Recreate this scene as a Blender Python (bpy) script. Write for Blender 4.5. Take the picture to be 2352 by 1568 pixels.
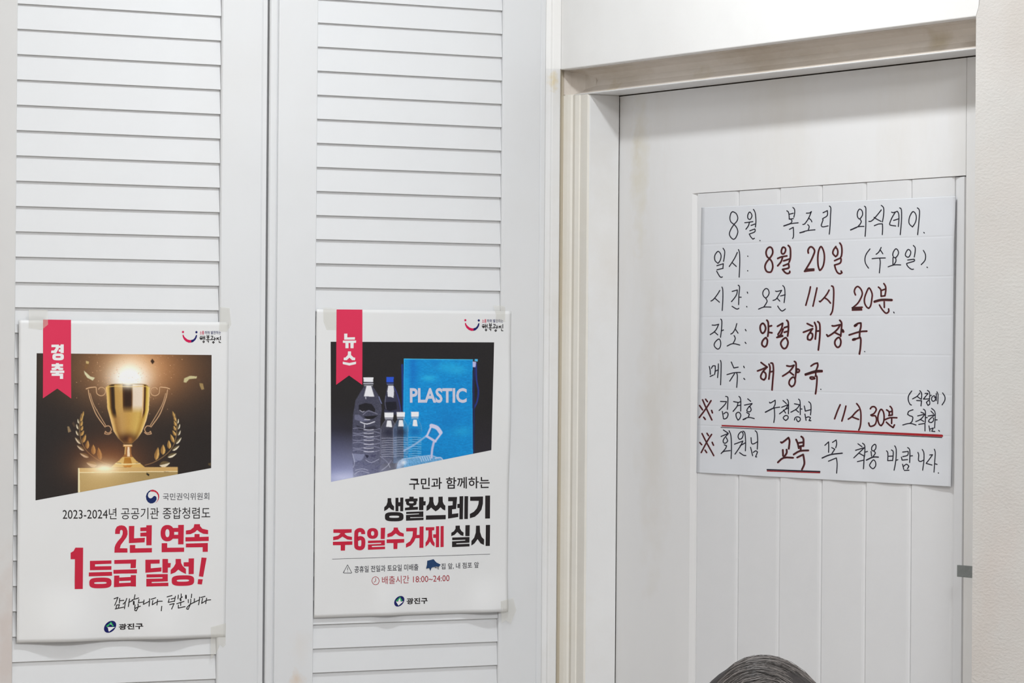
import bpy, bmesh, math, random
import numpy as np
from mathutils import Vector, Matrix

for o in list(bpy.data.objects): bpy.data.objects.remove(o)
SC = bpy.context.scene
COL = SC.collection

# ------------------------------------------------------------------ camera
FPX, W, H = 8120.0, 2352.0, 1568.0
AX = math.radians(59.4)              # angle of world +X to the right of the view axis
ROLL, HZ = 0.0077, 43.0              # roll (rad), horizon below the picture centre (px)
FW = Vector((math.cos(AX), math.sin(AX), 0)); RT = Vector((math.sin(AX), -math.cos(AX), 0)); UPV = Vector((0, 0, 1))
PT = math.atan(HZ / FPX)
FWD = (FW * math.cos(PT) + UPV * math.sin(PT)).normalized()
UP0 = RT.cross(FWD).normalized()
CR = (RT * math.cos(ROLL) - UP0 * math.sin(ROLL) * -1).normalized()
# image right = R*cos - U*sin ; image up = U*cos + R*sin turned so that world verticals lean right at the top
CR = (RT * math.cos(ROLL) + UP0 * math.sin(ROLL)).normalized()
CU = (UP0 * math.cos(ROLL) - RT * math.sin(ROLL)).normalized()
CAM = Vector((0, 0, 1.58)) - FW * 5.04 - RT * 0.067
cd = bpy.data.cameras.new('camera'); cam = bpy.data.objects.new('camera', cd); COL.objects.link(cam)
cd.sensor_width = 36; cd.lens = FPX / W * 36; cd.clip_start = 0.05; cd.clip_end = 60
cam.matrix_world = Matrix(((CR.x, CU.x, -FWD.x, CAM.x), (CR.y, CU.y, -FWD.y, CAM.y), (CR.z, CU.z, -FWD.z, CAM.z), (0, 0, 0, 1)))
SC.camera = cam

# ------------------------------------------------------------------ world, exposure, lamps
wd = bpy.data.worlds.new('world'); SC.world = wd; wd.use_nodes = True
wd.node_tree.nodes['Background'].inputs[0].default_value = (0.9, 0.95, 1, 1)
wd.node_tree.nodes['Background'].inputs[1].default_value = 0.3
vs = SC.view_settings
vs.view_transform = 'Standard'; vs.look = 'None'; vs.gamma = 1; vs.use_curve_mapping = False
vs.exposure = 0.04
CEIL = 2.68
DOWN = (-0.54, -0.72, 9.6, 0.13)                       # round downlight by the doorway
ld = bpy.data.lights.new('downlight_light', 'AREA'); ld.shape = 'DISK'; ld.size = DOWN[3]; ld.energy = DOWN[2]; ld.color = (0.93, 0.97, 1.0)
lo = bpy.data.objects.new('downlight_light', ld); COL.objects.link(lo); lo.location = (DOWN[0], DOWN[1], CEIL - 0.02)
FILLS = [(-3.2, -1.9, 9, 0.62), (-1.15, -3.2, 78, 0.62), (-3.9, -4.9, 38, 0.62)]  # unseen fill panels, added to raise the ambient light
for (lx, ly, pw, sz) in FILLS:
    ld = bpy.data.lights.new('ceiling_lamp_light', 'AREA'); ld.shape = 'SQUARE'; ld.size = sz; ld.energy = pw
    ld.color = (0.955, 0.978, 1.0)
    lo = bpy.data.objects.new('ceiling_lamp_light', ld); COL.objects.link(lo); lo.location = (lx, ly, CEIL - 0.045)

# ------------------------------------------------------------------ pixel -> surface
def ray(x, y):
    return (FWD * FPX + CR * (x - W / 2) - CU * (y - H / 2)).normalized()
def onY(x, y, Y=0.0):
    d = ray(x, y); t = (Y - CAM.y) / d.y; return CAM + d * t
def onX(x, y, X=0.0):
    d = ray(x, y); t = (X - CAM.x) / d.x; return CAM + d * t

# ------------------------------------------------------------------ materials
def lin(c):
    return tuple(((v / 255) / 12.92 if v / 255 <= 0.04045 else ((v / 255 + 0.055) / 1.055) ** 2.4) for v in c)
def mat(name, rgb, rough=0.5, spec=0.3, metal=0.0, noise=0.0, nscale=8, bump=0.0, bscale=60, stain=None, stain_amt=0.0, stain_scale=3, stretch=(1, 1, 1), coat=0.0, spots=()):
    m = bpy.data.materials.new(name); m.use_nodes = True; nt = m.node_tree; N = nt.nodes; L = nt.links
    b = N['Principled BSDF']; b.inputs['Roughness'].default_value = rough
    b.inputs['Metallic'].default_value = metal; b.inputs['Specular IOR Level'].default_value = spec
    b.inputs['Coat Weight'].default_value = coat
    b.inputs['Base Color'].default_value = (*rgb, 1)
    tc = N.new('ShaderNodeTexCoord'); mp = N.new('ShaderNodeMapping'); mp.inputs['Scale'].default_value = stretch
    L.new(tc.outputs['Object'], mp.inputs['Vector'])
    last = None
    if noise > 0:
        n = N.new('ShaderNodeTexNoise'); n.inputs['Scale'].default_value = nscale; n.inputs['Detail'].default_value = 6
        L.new(mp.outputs[0], n.inputs['Vector'])
        r = N.new('ShaderNodeMapRange'); r.inputs[1].default_value = 0.3; r.inputs[2].default_value = 0.7
        r.inputs[3].default_value = 1 - noise; r.inputs[4].default_value = 1 + noise * 0.5
        L.new(n.outputs['Fac'], r.inputs[0])
        mx = N.new('ShaderNodeMix'); mx.data_type = 'RGBA'; mx.blend_type = 'MULTIPLY'; mx.inputs[0].default_value = 1
        mx.inputs[6].default_value = (*rgb, 1); L.new(r.outputs[0], mx.inputs[7]); last = mx.outputs[2]
    if stain:
        n = N.new('ShaderNodeTexNoise'); n.inputs['Scale'].default_value = stain_scale; n.inputs['Detail'].default_value = 8
        n.inputs['Roughness'].default_value = 0.65
        L.new(mp.outputs[0], n.inputs['Vector'])
        r = N.new('ShaderNodeMapRange'); r.inputs[1].default_value = 0.48; r.inputs[2].default_value = 0.75
        r.inputs[3].default_value = 0; r.inputs[4].default_value = stain_amt
        L.new(n.outputs['Fac'], r.inputs[0])
        mx = N.new('ShaderNodeMix'); mx.data_type = 'RGBA'; L.new(r.outputs[0], mx.inputs[0])
        if last: L.new(last, mx.inputs[6])
        else: mx.inputs[6].default_value = (*rgb, 1)
        mx.inputs[7].default_value = (*stain, 1); last = mx.outputs[2]
    for (p, r_, sq, c_, amt) in spots:                  # stains with a place and shape of their own
        ns = N.new('ShaderNodeTexNoise'); ns.inputs['Scale'].default_value = 1.3 / r_; ns.inputs['Detail'].default_value = 5
        L.new(tc.outputs['Object'], ns.inputs['Vector'])
        sb = N.new('ShaderNodeVectorMath'); sb.operation = 'SUBTRACT'; sb.inputs[1].default_value = p; L.new(tc.outputs['Object'], sb.inputs[0])
        ml = N.new('ShaderNodeVectorMath'); ml.operation = 'MULTIPLY'; ml.inputs[1].default_value = (1 / r_, 1 / r_, 1 / r_ / sq); L.new(sb.outputs[0], ml.inputs[0])
        ln = N.new('ShaderNodeVectorMath'); ln.operation = 'LENGTH'; L.new(ml.outputs[0], ln.inputs[0])
        ad = N.new('ShaderNodeMath'); ad.operation = 'ADD'; L.new(ln.outputs['Value'], ad.inputs[0]); 
        n2 = N.new('ShaderNodeMath'); n2.operation = 'MULTIPLY'; n2.inputs[1].default_value = 1.6; L.new(ns.outputs['Fac'], n2.inputs[0]); L.new(n2.outputs[0], ad.inputs[1])
        r2 = N.new('ShaderNodeMapRange'); r2.inputs[1].default_value = 1.75; r2.inputs[2].default_value = 0.9; r2.inputs[3].default_value = 0; r2.inputs[4].default_value = amt
        L.new(ad.outputs[0], r2.inputs[0])
        mx = N.new('ShaderNodeMix'); mx.data_type = 'RGBA'; L.new(r2.outputs[0], mx.inputs[0])
        if last: L.new(last, mx.inputs[6])
        else: mx.inputs[6].default_value = (*rgb, 1)
        mx.inputs[7].default_value = (*c_, 1); last = mx.outputs[2]
    if last: L.new(last, b.inputs['Base Color'])
    if bump > 0:
        n = N.new('ShaderNodeTexNoise'); n.inputs['Scale'].default_value = bscale; n.inputs['Detail'].default_value = 5
        L.new(mp.outputs[0], n.inputs['Vector'])
        bp = N.new('ShaderNodeBump'); bp.inputs['Strength'].default_value = bump; bp.inputs['Distance'].default_value = 0.002
        L.new(n.outputs['Fac'], bp.inputs['Height']); L.new(bp.outputs[0], b.inputs['Normal'])
    return m
M = {}
M['louvre'] = mat('louvre_paint', (0.72, 0.73, 0.745), 0.42, 0.35, noise=0.025, nscale=5, bump=0.12, bscale=25, stain=(0.62, 0.55, 0.45), stain_amt=0.12, stain_scale=2.2, spots=[(onY(682, 1562), 0.015, 1.2, (0.64, 0.46, 0.30), 0.5), (onY(690, 1480), 0.02, 1.5, (0.68, 0.62, 0.56), 0.25)])
M['stile_old'] = mat('aged_stile_paint', (0.65, 0.645, 0.64), 0.5, 0.3, noise=0.03, nscale=4, bump=0.15, bscale=30, stain=(0.66, 0.52, 0.44), stain_amt=0.25, stain_scale=3, spots=[(onY(15, 1500), 0.03, 5, (0.58, 0.49, 0.45), 0.6)])
M['header'] = mat('header_wallpaper', (0.885, 0.88, 0.87), 0.7, 0.2, noise=0.03, nscale=6, bump=0.45, bscale=22, stain=(0.70, 0.64, 0.54), stain_amt=0.2, stain_scale=2)
M['wallpaper'] = mat('right_wallpaper', (0.685, 0.67, 0.645), 0.75, 0.15, noise=0.04, nscale=9, bump=0.3, bscale=170, stain=(0.66, 0.57, 0.52), stain_amt=0.4, stain_scale=1.7, stretch=(1, 1, 2), spots=[(onX(2290, 1250), 0.06, 2, (0.67, 0.60, 0.56), 0.45), (onX(2340, 60), 0.05, 1.5, (0.62, 0.57, 0.52), 0.4), (onX(2250, 1500), 0.05, 3, (0.66, 0.59, 0.54), 0.4)])
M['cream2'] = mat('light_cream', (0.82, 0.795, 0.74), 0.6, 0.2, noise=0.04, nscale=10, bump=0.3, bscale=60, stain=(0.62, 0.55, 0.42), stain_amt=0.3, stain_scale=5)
M['cream'] = mat('cream_reveal', (0.55, 0.49, 0.39), 0.65, 0.2, noise=0.05, nscale=10, bump=0.35, bscale=60, stain=(0.56, 0.47, 0.33), stain_amt=0.4, stain_scale=5)  # darker copy of the cream, with the reveal edge's shade in the colour
M['soffit'] = mat('stained_lintel', (0.69, 0.63, 0.57), 0.65, 0.2, noise=0.08, nscale=14, bump=0.6, bscale=60, stain=(0.42, 0.33, 0.22), stain_amt=0.7, stain_scale=6, stretch=(1, 0.5, 1.5), spots=[(onX(1400, 195, 0.021), 0.020, 0.9, (0.50, 0.42, 0.27), 0.6), (onX(2140, 95, 0.021), 0.035, 0.5, (0.46, 0.38, 0.24), 0.6), (onX(1600, 165, 0.021), 0.03, 0.5, (0.50, 0.43, 0.28), 0.6), (onX(1330, 185, 0.015), 0.022, 1.2, (0.40, 0.32, 0.21), 0.5)])  # last spot: corner stain and header shade in one brown
M['frame'] = mat('frame_paint', (0.80, 0.80, 0.80), 0.45, 0.3, noise=0.03, nscale=7, bump=0.2, bscale=40, stain=(0.6, 0.52, 0.4), stain_amt=0.25, stain_scale=5, spots=[(onY(1272, 186), 0.010, 1.8, (0.72, 0.60, 0.36), 0.7)])
M['door'] = mat('door_paint', (0.80, 0.795, 0.795), 0.45, 0.3, noise=0.03, nscale=5, bump=0.25, bscale=45, stain=(0.66, 0.60, 0.50), stain_amt=0.45, stain_scale=3, stretch=(1, 1, 0.35), spots=[(onX(1470, 380, 0.0737), 0.030, 4.5, (0.72, 0.68, 0.58), 0.7), (onX(1500, 1000, 0.0737), 0.05, 5, (0.70, 0.66, 0.60), 0.5), (onX(1462, 330, 0.0737), 0.012, 2.5, (0.66, 0.60, 0.48), 0.5)])
M['plank'] = mat('plank_paint', (0.755, 0.755, 0.765), 0.45, 0.3, noise=0.025, nscale=6, bump=0.2, bscale=50)
M['paper'] = mat('poster_paper', (0.765, 0.77, 0.775), 0.38, 0.4, noise=0.012, nscale=6, bump=0.05, bscale=12, stain=(0.72, 0.68, 0.60), stain_amt=0.12, stain_scale=4)
M['notice'] = mat('notice_paper', (0.725, 0.74, 0.775), 0.5, 0.3, noise=0.012, nscale=6, bump=0.05, bscale=12)
M['red'] = mat('print_red', lin((196, 30, 60)), 0.4, 0.3)
M['banner'] = mat('print_banner_red', lin((218, 48, 86)), 0.4, 0.3)
M['black'] = mat('print_black', lin((30, 24, 26)), 0.45, 0.3)
M['grey'] = mat('print_grey', lin((72, 72, 78)), 0.45, 0.3)
M['dkred'] = mat('print_dark_red', lin((165, 45, 58)), 0.45, 0.3)
M['navy'] = mat('print_navy', lin((12, 18, 95)), 0.4, 0.3)
M['navy2'] = mat('print_deep_blue', lin((5, 32, 92)), 0.4, 0.3)
M['green'] = mat('print_green', lin((50, 185, 95)), 0.4, 0.3)
M['pink'] = mat('print_crimson', lin((205, 15, 80)), 0.4, 0.3)
M['white'] = mat('print_white', (0.82, 0.82, 0.82), 0.4, 0.3)
M['lav'] = mat('print_lavender', lin((205, 205, 222)), 0.4, 0.3)
M['ink'] = mat('black_marker', lin((22, 18, 36)), 0.5, 0.25)
M['ink2'] = mat('brown_black_marker', lin((58, 18, 16)), 0.5, 0.3)
M['inkred'] = mat('red_marker', lin((135, 22, 34)), 0.5, 0.3)
M['linered'] = mat('bright_red_marker', lin((165, 18, 28)), 0.5, 0.3)
M['bluetape'] = mat('blue_scrap', lin((28, 62, 105)), 0.55, 0.3, noise=0.15, nscale=200)
M['metal'] = mat('grey_metal', lin((128, 132, 130)), 0.45, 0.5, metal=0.4, noise=0.08, nscale=120, bump=0.3, bscale=200)
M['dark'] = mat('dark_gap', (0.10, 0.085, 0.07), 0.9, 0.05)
M['plain'] = mat('room_wall_paint', (0.74, 0.73, 0.71), 0.7, 0.2, noise=0.03, nscale=5)
M['ceil'] = mat('ceiling_paint', (0.80, 0.80, 0.79), 0.8, 0.1, noise=0.02, nscale=5)
M['floor'] = mat('floor_vinyl', (0.37, 0.32, 0.27), 0.5, 0.3, noise=0.15, nscale=12, bump=0.1, bscale=30)
M['skin'] = mat('skin', (0.55, 0.35, 0.26), 0.5, 0.35, noise=0.05, nscale=20)
M['lip'] = mat('lips', (0.42, 0.18, 0.15), 0.45, 0.35)
M['eyew'] = mat('eye_white', (0.75, 0.74, 0.72), 0.25, 0.5)
M['eyed'] = mat('eye_iris', (0.04, 0.025, 0.02), 0.2, 0.5)
M['cloth'] = mat('navy_shirt', (0.05, 0.07, 0.12), 0.85, 0.1, noise=0.2, nscale=60, bump=0.3, bscale=150)
M['cloth2'] = mat('grey_trousers', (0.10, 0.10, 0.11), 0.85, 0.1, noise=0.2, nscale=60)
M['shoe'] = mat('black_shoe', (0.03, 0.03, 0.03), 0.5, 0.3)
M['stool'] = mat('stool_wood', (0.35, 0.20, 0.10), 0.5, 0.3, noise=0.2, nscale=20, stretch=(1, 1, 0.2))
M['lampframe'] = mat('lamp_frame', (0.8, 0.8, 0.8), 0.4, 0.3)
def hairmat(name, rgb, var):
    m = bpy.data.materials.new(name); m.use_nodes = True; nt = m.node_tree; N = nt.nodes; L = nt.links
    b = N['Principled BSDF']; b.inputs['Roughness'].default_value = 0.42; b.inputs['Specular IOR Level'].default_value = 0.5
    g = N.new('ShaderNodeNewGeometry'); r = N.new('ShaderNodeValToRGB')
    r.color_ramp.elements[0].color = (*[c * (1 - var) for c in rgb], 1); r.color_ramp.elements[1].color = (*[min(1, c * (1 + 3.2 * var)) for c in rgb], 1)
    L.new(g.outputs['Random Per Island'], r.inputs[0]); L.new(r.outputs[0], b.inputs['Base Color'])
    return m
M['hair'] = hairmat('greying_hair', (0.06, 0.053, 0.05), 0.75)
M['haircap'] = mat('hair_base', (0.035, 0.03, 0.03), 0.6, 0.3, noise=0.4, nscale=90)
def glowmat(name, e):
    m = bpy.data.materials.new(name); m.use_nodes = True
    b = m.node_tree.nodes['Principled BSDF']; b.inputs['Emission Color'].default_value = (1, 0.985, 0.965, 1); b.inputs['Emission Strength'].default_value = e
    return m
M['diffuser'] = glowmat('lamp_diffuser', 3.0)
def tapemat():
    m = bpy.data.materials.new('clear_tape'); m.use_nodes = True; nt = m.node_tree; N = nt.nodes; L = nt.links
    b = N['Principled BSDF']; b.inputs['Base Color'].default_value = (0.80, 0.78, 0.70, 1); b.inputs['Roughness'].default_value = 0.22
    b.inputs['Specular IOR Level'].default_value = 0.6
    t = N.new('ShaderNodeBsdfTransparent'); mx = N.new('ShaderNodeMixShader'); mx.inputs[0].default_value = 0.17
    L.new(t.outputs[0], mx.inputs[1]); L.new(b.outputs[0], mx.inputs[2]); L.new(mx.outputs[0], N['Material Output'].inputs[0])
    return m
M['tape'] = tapemat()
def vcolmat(name, rough=0.4):
    m = bpy.data.materials.new(name); m.use_nodes = True; nt = m.node_tree; N = nt.nodes; L = nt.links
    b = N['Principled BSDF']; b.inputs['Roughness'].default_value = rough; b.inputs['Specular IOR Level'].default_value = 0.3
    a = N.new('ShaderNodeAttribute'); a.attribute_name = 'print'; L.new(a.outputs['Color'], b.inputs['Base Color'])
    return m
M['photo'] = vcolmat('printed_photo')

# ------------------------------------------------------------------ object helpers
def link(name, me, m=None, parent=None):
    o = bpy.data.objects.new(name, me); COL.objects.link(o)
    if m is not None: me.materials.append(M[m] if isinstance(m, str) else m)
    if parent is not None: o.parent = parent
    return o
def mesh(name, V, F, m, parent=None, smooth=False):
    me = bpy.data.meshes.new(name); me.from_pydata([tuple(v) for v in V], [], F); me.update()
    if smooth: me.polygons.foreach_set('use_smooth', [True] * len(me.polygons))
    return link(name, me, m, parent)
def fixn(o):
    bm = bmesh.new(); bm.from_mesh(o.data); bmesh.ops.recalc_face_normals(bm, faces=bm.faces); bm.to_mesh(o.data); bm.free(); return o
def extz(name, prof, z0, z1, m, parent=None):          # closed (x,y) profile, extruded in z
    n = len(prof); V = [(x, y, z0) for x, y in prof] + [(x, y, z1) for x, y in prof]
    F = [tuple(range(n))[::-1], tuple(range(n, 2 * n))] + [(i, (i + 1) % n, n + (i + 1) % n, n + i) for i in range(n)]
    return fixn(mesh(name, V, F, m, parent))
def exty(name, prof, y0, y1, m, parent=None):          # closed (x,z) profile, extruded in y
    n = len(prof); V = [(x, y0, z) for x, z in prof] + [(x, y1, z) for x, z in prof]
    F = [tuple(range(n)), tuple(range(n, 2 * n))[::-1]] + [(i, (i + 1) % n, n + (i + 1) % n, n + i) for i in range(n)]
    return fixn(mesh(name, V, F, m, parent))
def extx(name, prof, x0, x1, m, parent=None):          # closed (y,z) profile, extruded in x
    n = len(prof); V = [(x0, y, z) for y, z in prof] + [(x1, y, z) for y, z in prof]
    F = [tuple(range(n)), tuple(range(n, 2 * n))[::-1]] + [(i, (i + 1) % n, n + (i + 1) % n, n + i) for i in range(n)]
    return fixn(mesh(name, V, F, m, parent))
def box(name, a, b, m, parent=None, bev=0.0):
    o = extz(name, [(a[0], a[1]), (b[0], a[1]), (b[0], b[1]), (a[0], b[1])], a[2], b[2], m, parent)
    if bev:
        bm = bmesh.new(); bm.from_mesh(o.data); bmesh.ops.bevel(bm, geom=bm.edges[:], offset=bev, segments=2, affect='EDGES', profile=0.7)
        bm.to_mesh(o.data); bm.free()
    return o
def empty(name, loc=(0, 0, 0)):
    o = bpy.data.objects.new(name, None); COL.objects.link(o); o.location = loc; o.empty_display_size = 0.05; return o
def keep(parent, *obs):                                # parent with children already in world coordinates
    for o in obs:
        o.parent = parent; o.matrix_parent_inverse = Matrix.Translation(-Vector(parent.location))
def tag(o, label=None, cat=None, group=None, kind=None):
    if label: o['label'] = label
    if cat: o['category'] = cat
    if group: o['group'] = group
    if kind: o['kind'] = kind
    return o

# ------------------------------------------------------------------ key measures
X1 = onY(1315, 500).x                                  # depth of the plaster reveal
Yj = onX(1349, 500 - 0, X1).y                          # inner face of the door jamb
XD = onY(1421, 500, Yj).x                              # door leaf face
ZH = onY(1284, 160).z                                  # underside of the header
ZF = onX(1349, 216, X1).z                              # underside of the frame head
YR = onX(2241, 40).y                                   # right edge of the opening
print('KEY', X1, Yj, XD, ZH, ZF, YR, 'header z right', onX(2241, 37).z, 'cam', CAM[:])
def LX(x, y=0): return onY(x, y).x
def DY(x, y=430, X=None): return onX(x, y, XD if X is None else X).y

# ------------------------------------------------------------------ room shell
RX0, RY0 = -5.2, -6.2
fl = box('floor', (RX0, RY0, -0.08), (0.0, 0.25, 0.0), 'floor'); tag(fl, 'worn brown vinyl floor of the room', kind='structure')
ce = box('ceiling', (RX0, RY0, CEIL), (0.3, 0.25, CEIL + 0.08), 'ceil'); tag(ce, 'flat white ceiling of the room', kind='structure')
wl = box('wall_left', (RX0 - 0.1, RY0, 0), (RX0, 0.25, CEIL), 'plain'); tag(wl, 'plain off-white left wall of the room', kind='structure')
wf = box('wall_front', (RX0, RY0 - 0.1, 0), (0.1, RY0, CEIL), 'plain'); tag(wf, 'plain off-white wall behind the viewer', kind='structure')

# back wall: closet front; everything behind the louvred doors
LFT = LX(-60)                                          # left end of door_1
DTOP = 2.36
wb = empty('wall_back', (RX0, 0, 0)); tag(wb, 'off-white back wall around and above the louvred closet doors', kind='structure')
keep(wb, box('wall_section', (RX0, 0.0, 0), (LFT - 0.004, 0.12, CEIL), 'plain'),
     box('wall_section', (LFT - 0.004, 0.0, DTOP + 0.004), (0.0, 0.12, CEIL), 'header'),
     box('closet_back', (LFT - 0.004, 0.20, 0), (0.0, 0.24, CEIL), 'dark'))

# ------------------------------------------------------------------ louvred doors
def louvre_door(name, xl, sl, sr, xr, lead_left, lead_right, zref, pitch, label, old_left=False):
    root = empty(name, (xl, 0, 0)); tag(root, label, kind='structure')
    t = 0.030
    b = 0.0016
    def stile(x0, x1, groove=None, bx=None, m='louvre', bead_at='l'):
        p = [(x0, t), (x0, b), (x0 + b, 0)]
        if groove is not None:
            g = groove; s = 0.0022
            if bead_at == 'l':
                p += [(g - 0.006, 0.0), (g - 0.0025, 0.0006), (g, 0.0024), (g + 0.0006, 0.0)]
            else:
                p += [(g - 0.0006, 0.0), (g, 0.0020), (g + 0.0022, 0.0004)]
        p += [(x1 - b, 0), (x1, b), (x1, t)]
        return extz('stile', p, 0.012, DTOP, m)
    a = stile(xl, sl, lead_left, m='stile_old' if old_left else 'louvre')
    c = stile(sr, xr, lead_right, bead_at='r')
    keep(root, a, c)
    keep(root, box('rail', (sl, 0.001, 0.012), (sr, t - 0.001, 0.16), 'louvre', bev=0.001),
         box('rail', (sl, 0.0008, DTOP - 0.09), (sr, 0.0022, DTOP), 'louvre'), box('rail', (sl, 0.0105, DTOP - 0.02), (sr, t - 0.001, DTOP), 'louvre'))
    # slat: sloping board, lower edge forward; profile in (y, z) below its lower front edge at z = 0
    lip, back, th = 0.0026, 0.0062, 0.0026
    hgt = pitch + 0.010
    prof = [(lip, 0.0005), (lip + 0.0005, 0.0), (lip + th - 0.0003, 0.0002), (lip + th, 0.0008),
            (lip + th + (back - lip) * hgt / pitch, hgt), (lip + (back - lip) * hgt / pitch, hgt)]
    n = len(prof); x0, x1 = sl + 0.0003, sr - 0.0003
    V = [(x0 - xl, y, z) for y, z in prof] + [(x1 - xl, y, z) for y, z in prof]
    F = [tuple(range(n))[::-1], tuple(range(n, 2 * n))] + [(i, (i + 1) % n, n + (i + 1) % n, n + i) for i in range(n)]
    z = zref
    while z - pitch > 0.165: z -= pitch
    me = None
    while z < DTOP - 0.082:
        if me is None:
            o = fixn(mesh('slat', V, F, 'louvre', root)); me = o.data
        else:
            o = bpy.data.objects.new('slat', me); COL.objects.link(o); o.parent = root
        o.location = (0, 0, z)
        o.rotation_euler = (random.uniform(-0.003, 0.003), 0, 0)
        z += pitch
    return root
random.seed(4)
z1a = onY(45, 8).z; z1b = onY(41, 706).z; p1 = (z1a - z1b) / 12
z2a = onY(732, 51.7).z; z2b = onY(727, 660).z; p2 = (z2a - z2b) / 11
print('slats', z1a, z1b, p1, onY(509, 37).z, onY(506, 711).z, '|', z2a, z2b, p2)
louvre_door('door_1', LFT, LX(42), LX(511), LX(616.5), None, LX(603), z1a, p1,
            'white louvred closet door with the trophy poster taped to it', old_left=True)
louvre_door('door_2', LX(621.5), LX(732), LX(1157), LX(1256), LX(641), LX(1243), z2a, p2,
            'white louvred closet door with the plastic bottle poster taped to it')
shadeo = box('edge_seal', (LX(616.5) - 0.002, 0.010, 0.012), (LX(621.5) + 0.002, 0.014, DTOP), 'dark'); keep(bpy.data.objects['door_1'], shadeo)  # dark strip added in the door gap to deepen its shade
# closet frame strip at the corner
xa, xb_ = LX(1258.5), LX(1270)
t1 = extz('trim_1', [(xa, 0.06), (xa, 0.0045), (xb_ - 0.001, 0.0035), (xb_, 0.0006), (xb_ + 0.001, 0.0), (-0.0015, 0.0), (-0.0001, 0.0012), (-0.0001, 0.06)], 0, ZH + 0.001, 'frame')
tag(t1, 'narrow white trim strip between louvred closet door and doorway', kind='structure')
t2 = extz('trim_2', [(xa, 0.06), (xa, 0.0045), (xb_ - 0.001, 0.0035), (xb_, 0.0006), (xb_ + 0.002, 0.0), (-0.0005, 0.0), (-0.0005, 0.06)], ZH + 0.001, CEIL, 'header')
tag(t2, 'cream corner strip beside the header, above the doorway corner', kind='structure')

# ------------------------------------------------------------------ right wall with the doorway
wr = empty('wall_right', (0, 0, 0)); tag(wr, 'papered right wall around the doorway', kind='structure')
crk = [onX(2241.5, 40), onX(2243.0, 30), onX(2246.5, 19), onX(2248.0, 8), onX(2248.5, -4), onX(2247, -60)]
crk2 = [onX(2242.0, 40), onX(2244.0, 31), onX(2247.8, 19), onX(2250.2, 8), onX(2250.8, -4), onX(2249, -60)]
hp = [(0.004, ZH), (0.004, CEIL), (crk[-1].y, CEIL)] + [(p.y, p.z) for p in crk[::-1][:-1]] + [(YR, ZH)]
hd = extx('header_panel', hp, 0.0, 0.16, 'header')
# round the lower front edge and the left edge a little, and make the lower edge slightly wavy
bm = bmesh.new(); bm.from_mesh(hd.data)
es = [e for e in bm.edges if all(abs(v.co.x) < 1e-6 for v in e.verts) and all(abs(v.co.z - ZH) < 1e-5 for v in e.verts)]
bmesh.ops.bevel(bm, geom=es, offset=0.0016, segments=3, affect='EDGES', profile=0.5)
bm.to_mesh(hd.data); bm.free()
wp = [(p.y, p.z) for p in crk2] + [(crk2[-1].y, CEIL), (RY0, CEIL), (RY0, 0), (YR, 0), (YR, ZH - 0.002)]
wr2 = extx('wall_section', wp, 0.0, 0.22, 'wallpaper')
bm = bmesh.new(); bm.from_mesh(wr2.data)
es = [e for e in bm.edges if all(abs(v.co.x) < 1e-6 and abs(v.co.y - YR) < 1e-4 for v in e.verts)]
bmesh.ops.bevel(bm, geom=es, offset=0.002, segments=3, affect='EDGES', profile=0.5)
bm.to_mesh(wr2.data); bm.free()
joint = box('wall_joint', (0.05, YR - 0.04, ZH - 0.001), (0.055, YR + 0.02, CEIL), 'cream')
# plaster reveal on the left side of the doorway (rounded, wallpaper turned in), and above it
c0 = 0.0
rv = extz('reveal_edge', [(0.0002, 0.0002), (0.0025, 0.0045), (0.006, 0.0078), (0.0100, 0.0085), (0.0100, 0.07), (0.0002, 0.07)], 0, ZH + 0.002, 'cream')  # shade of the side turned from the downlight is in its colour
rv2 = extz('reveal', [(0.0100, 0.0085), (0.0128, 0.0025), (0.0155, -0.0018), (0.0185, -0.0035), (0.0205, -0.0030), (X1 + 0.0005, 0.001), (X1 + 0.02, 0.001), (X1 + 0.02, 0.07), (0.0100, 0.07)], 0, ZF + 0.0012, 'cream2')
keep(wr, rv2)
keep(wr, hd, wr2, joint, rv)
ext_back = box('passage_back', (XD + 0.06, YR - 0.25, 0), (XD + 0.08, 0.1, CEIL), 'dark'); keep(wr, ext_back)

# door frame (jamb lining) : face at X1, inner faces at Yj / ZF
tf = empty('trim_3', (X1, 0, 0)); tag(tf, 'painted door frame set back in the doorway, stained under the header', kind='structure')
YR2 = YR + 0.003
Ymid = onX(1330, 500, X1).y
jl = extz('jamb', [(X1, 0.0), (X1 - 0.0025, -0.0015), (X1 - 0.0035, Ymid * 0.6), (X1 - 0.001, Ymid), (X1 + 0.0006, Ymid - 0.0008), (X1 + 0.0004, Yj + 0.0025), (X1 + 0.0022, Yj), (XD - 0.0015, Yj), (XD - 0.0015, Yj + 0.012), (XD + 0.05, Yj + 0.012), (XD + 0.05, 0.0)], 0, ZF, 'cream2')
# the inner lining is painted white: a second board
jl2 = extz('jamb_lining', [(X1 + 0.0018, Yj + 0.001), (X1 + 0.0030, Yj - 0.0012), (XD - 0.0015, Yj - 0.0012), (XD - 0.0015, Yj + 0.001)], 0, ZF - 0.0008, 'frame')
jr = extz('jamb', [(X1, YR - 0.008), (XD - 0.001, YR - 0.008), (XD - 0.001, YR - 0.03), (X1, YR - 0.03)], 0, ZF, 'frame')
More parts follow.
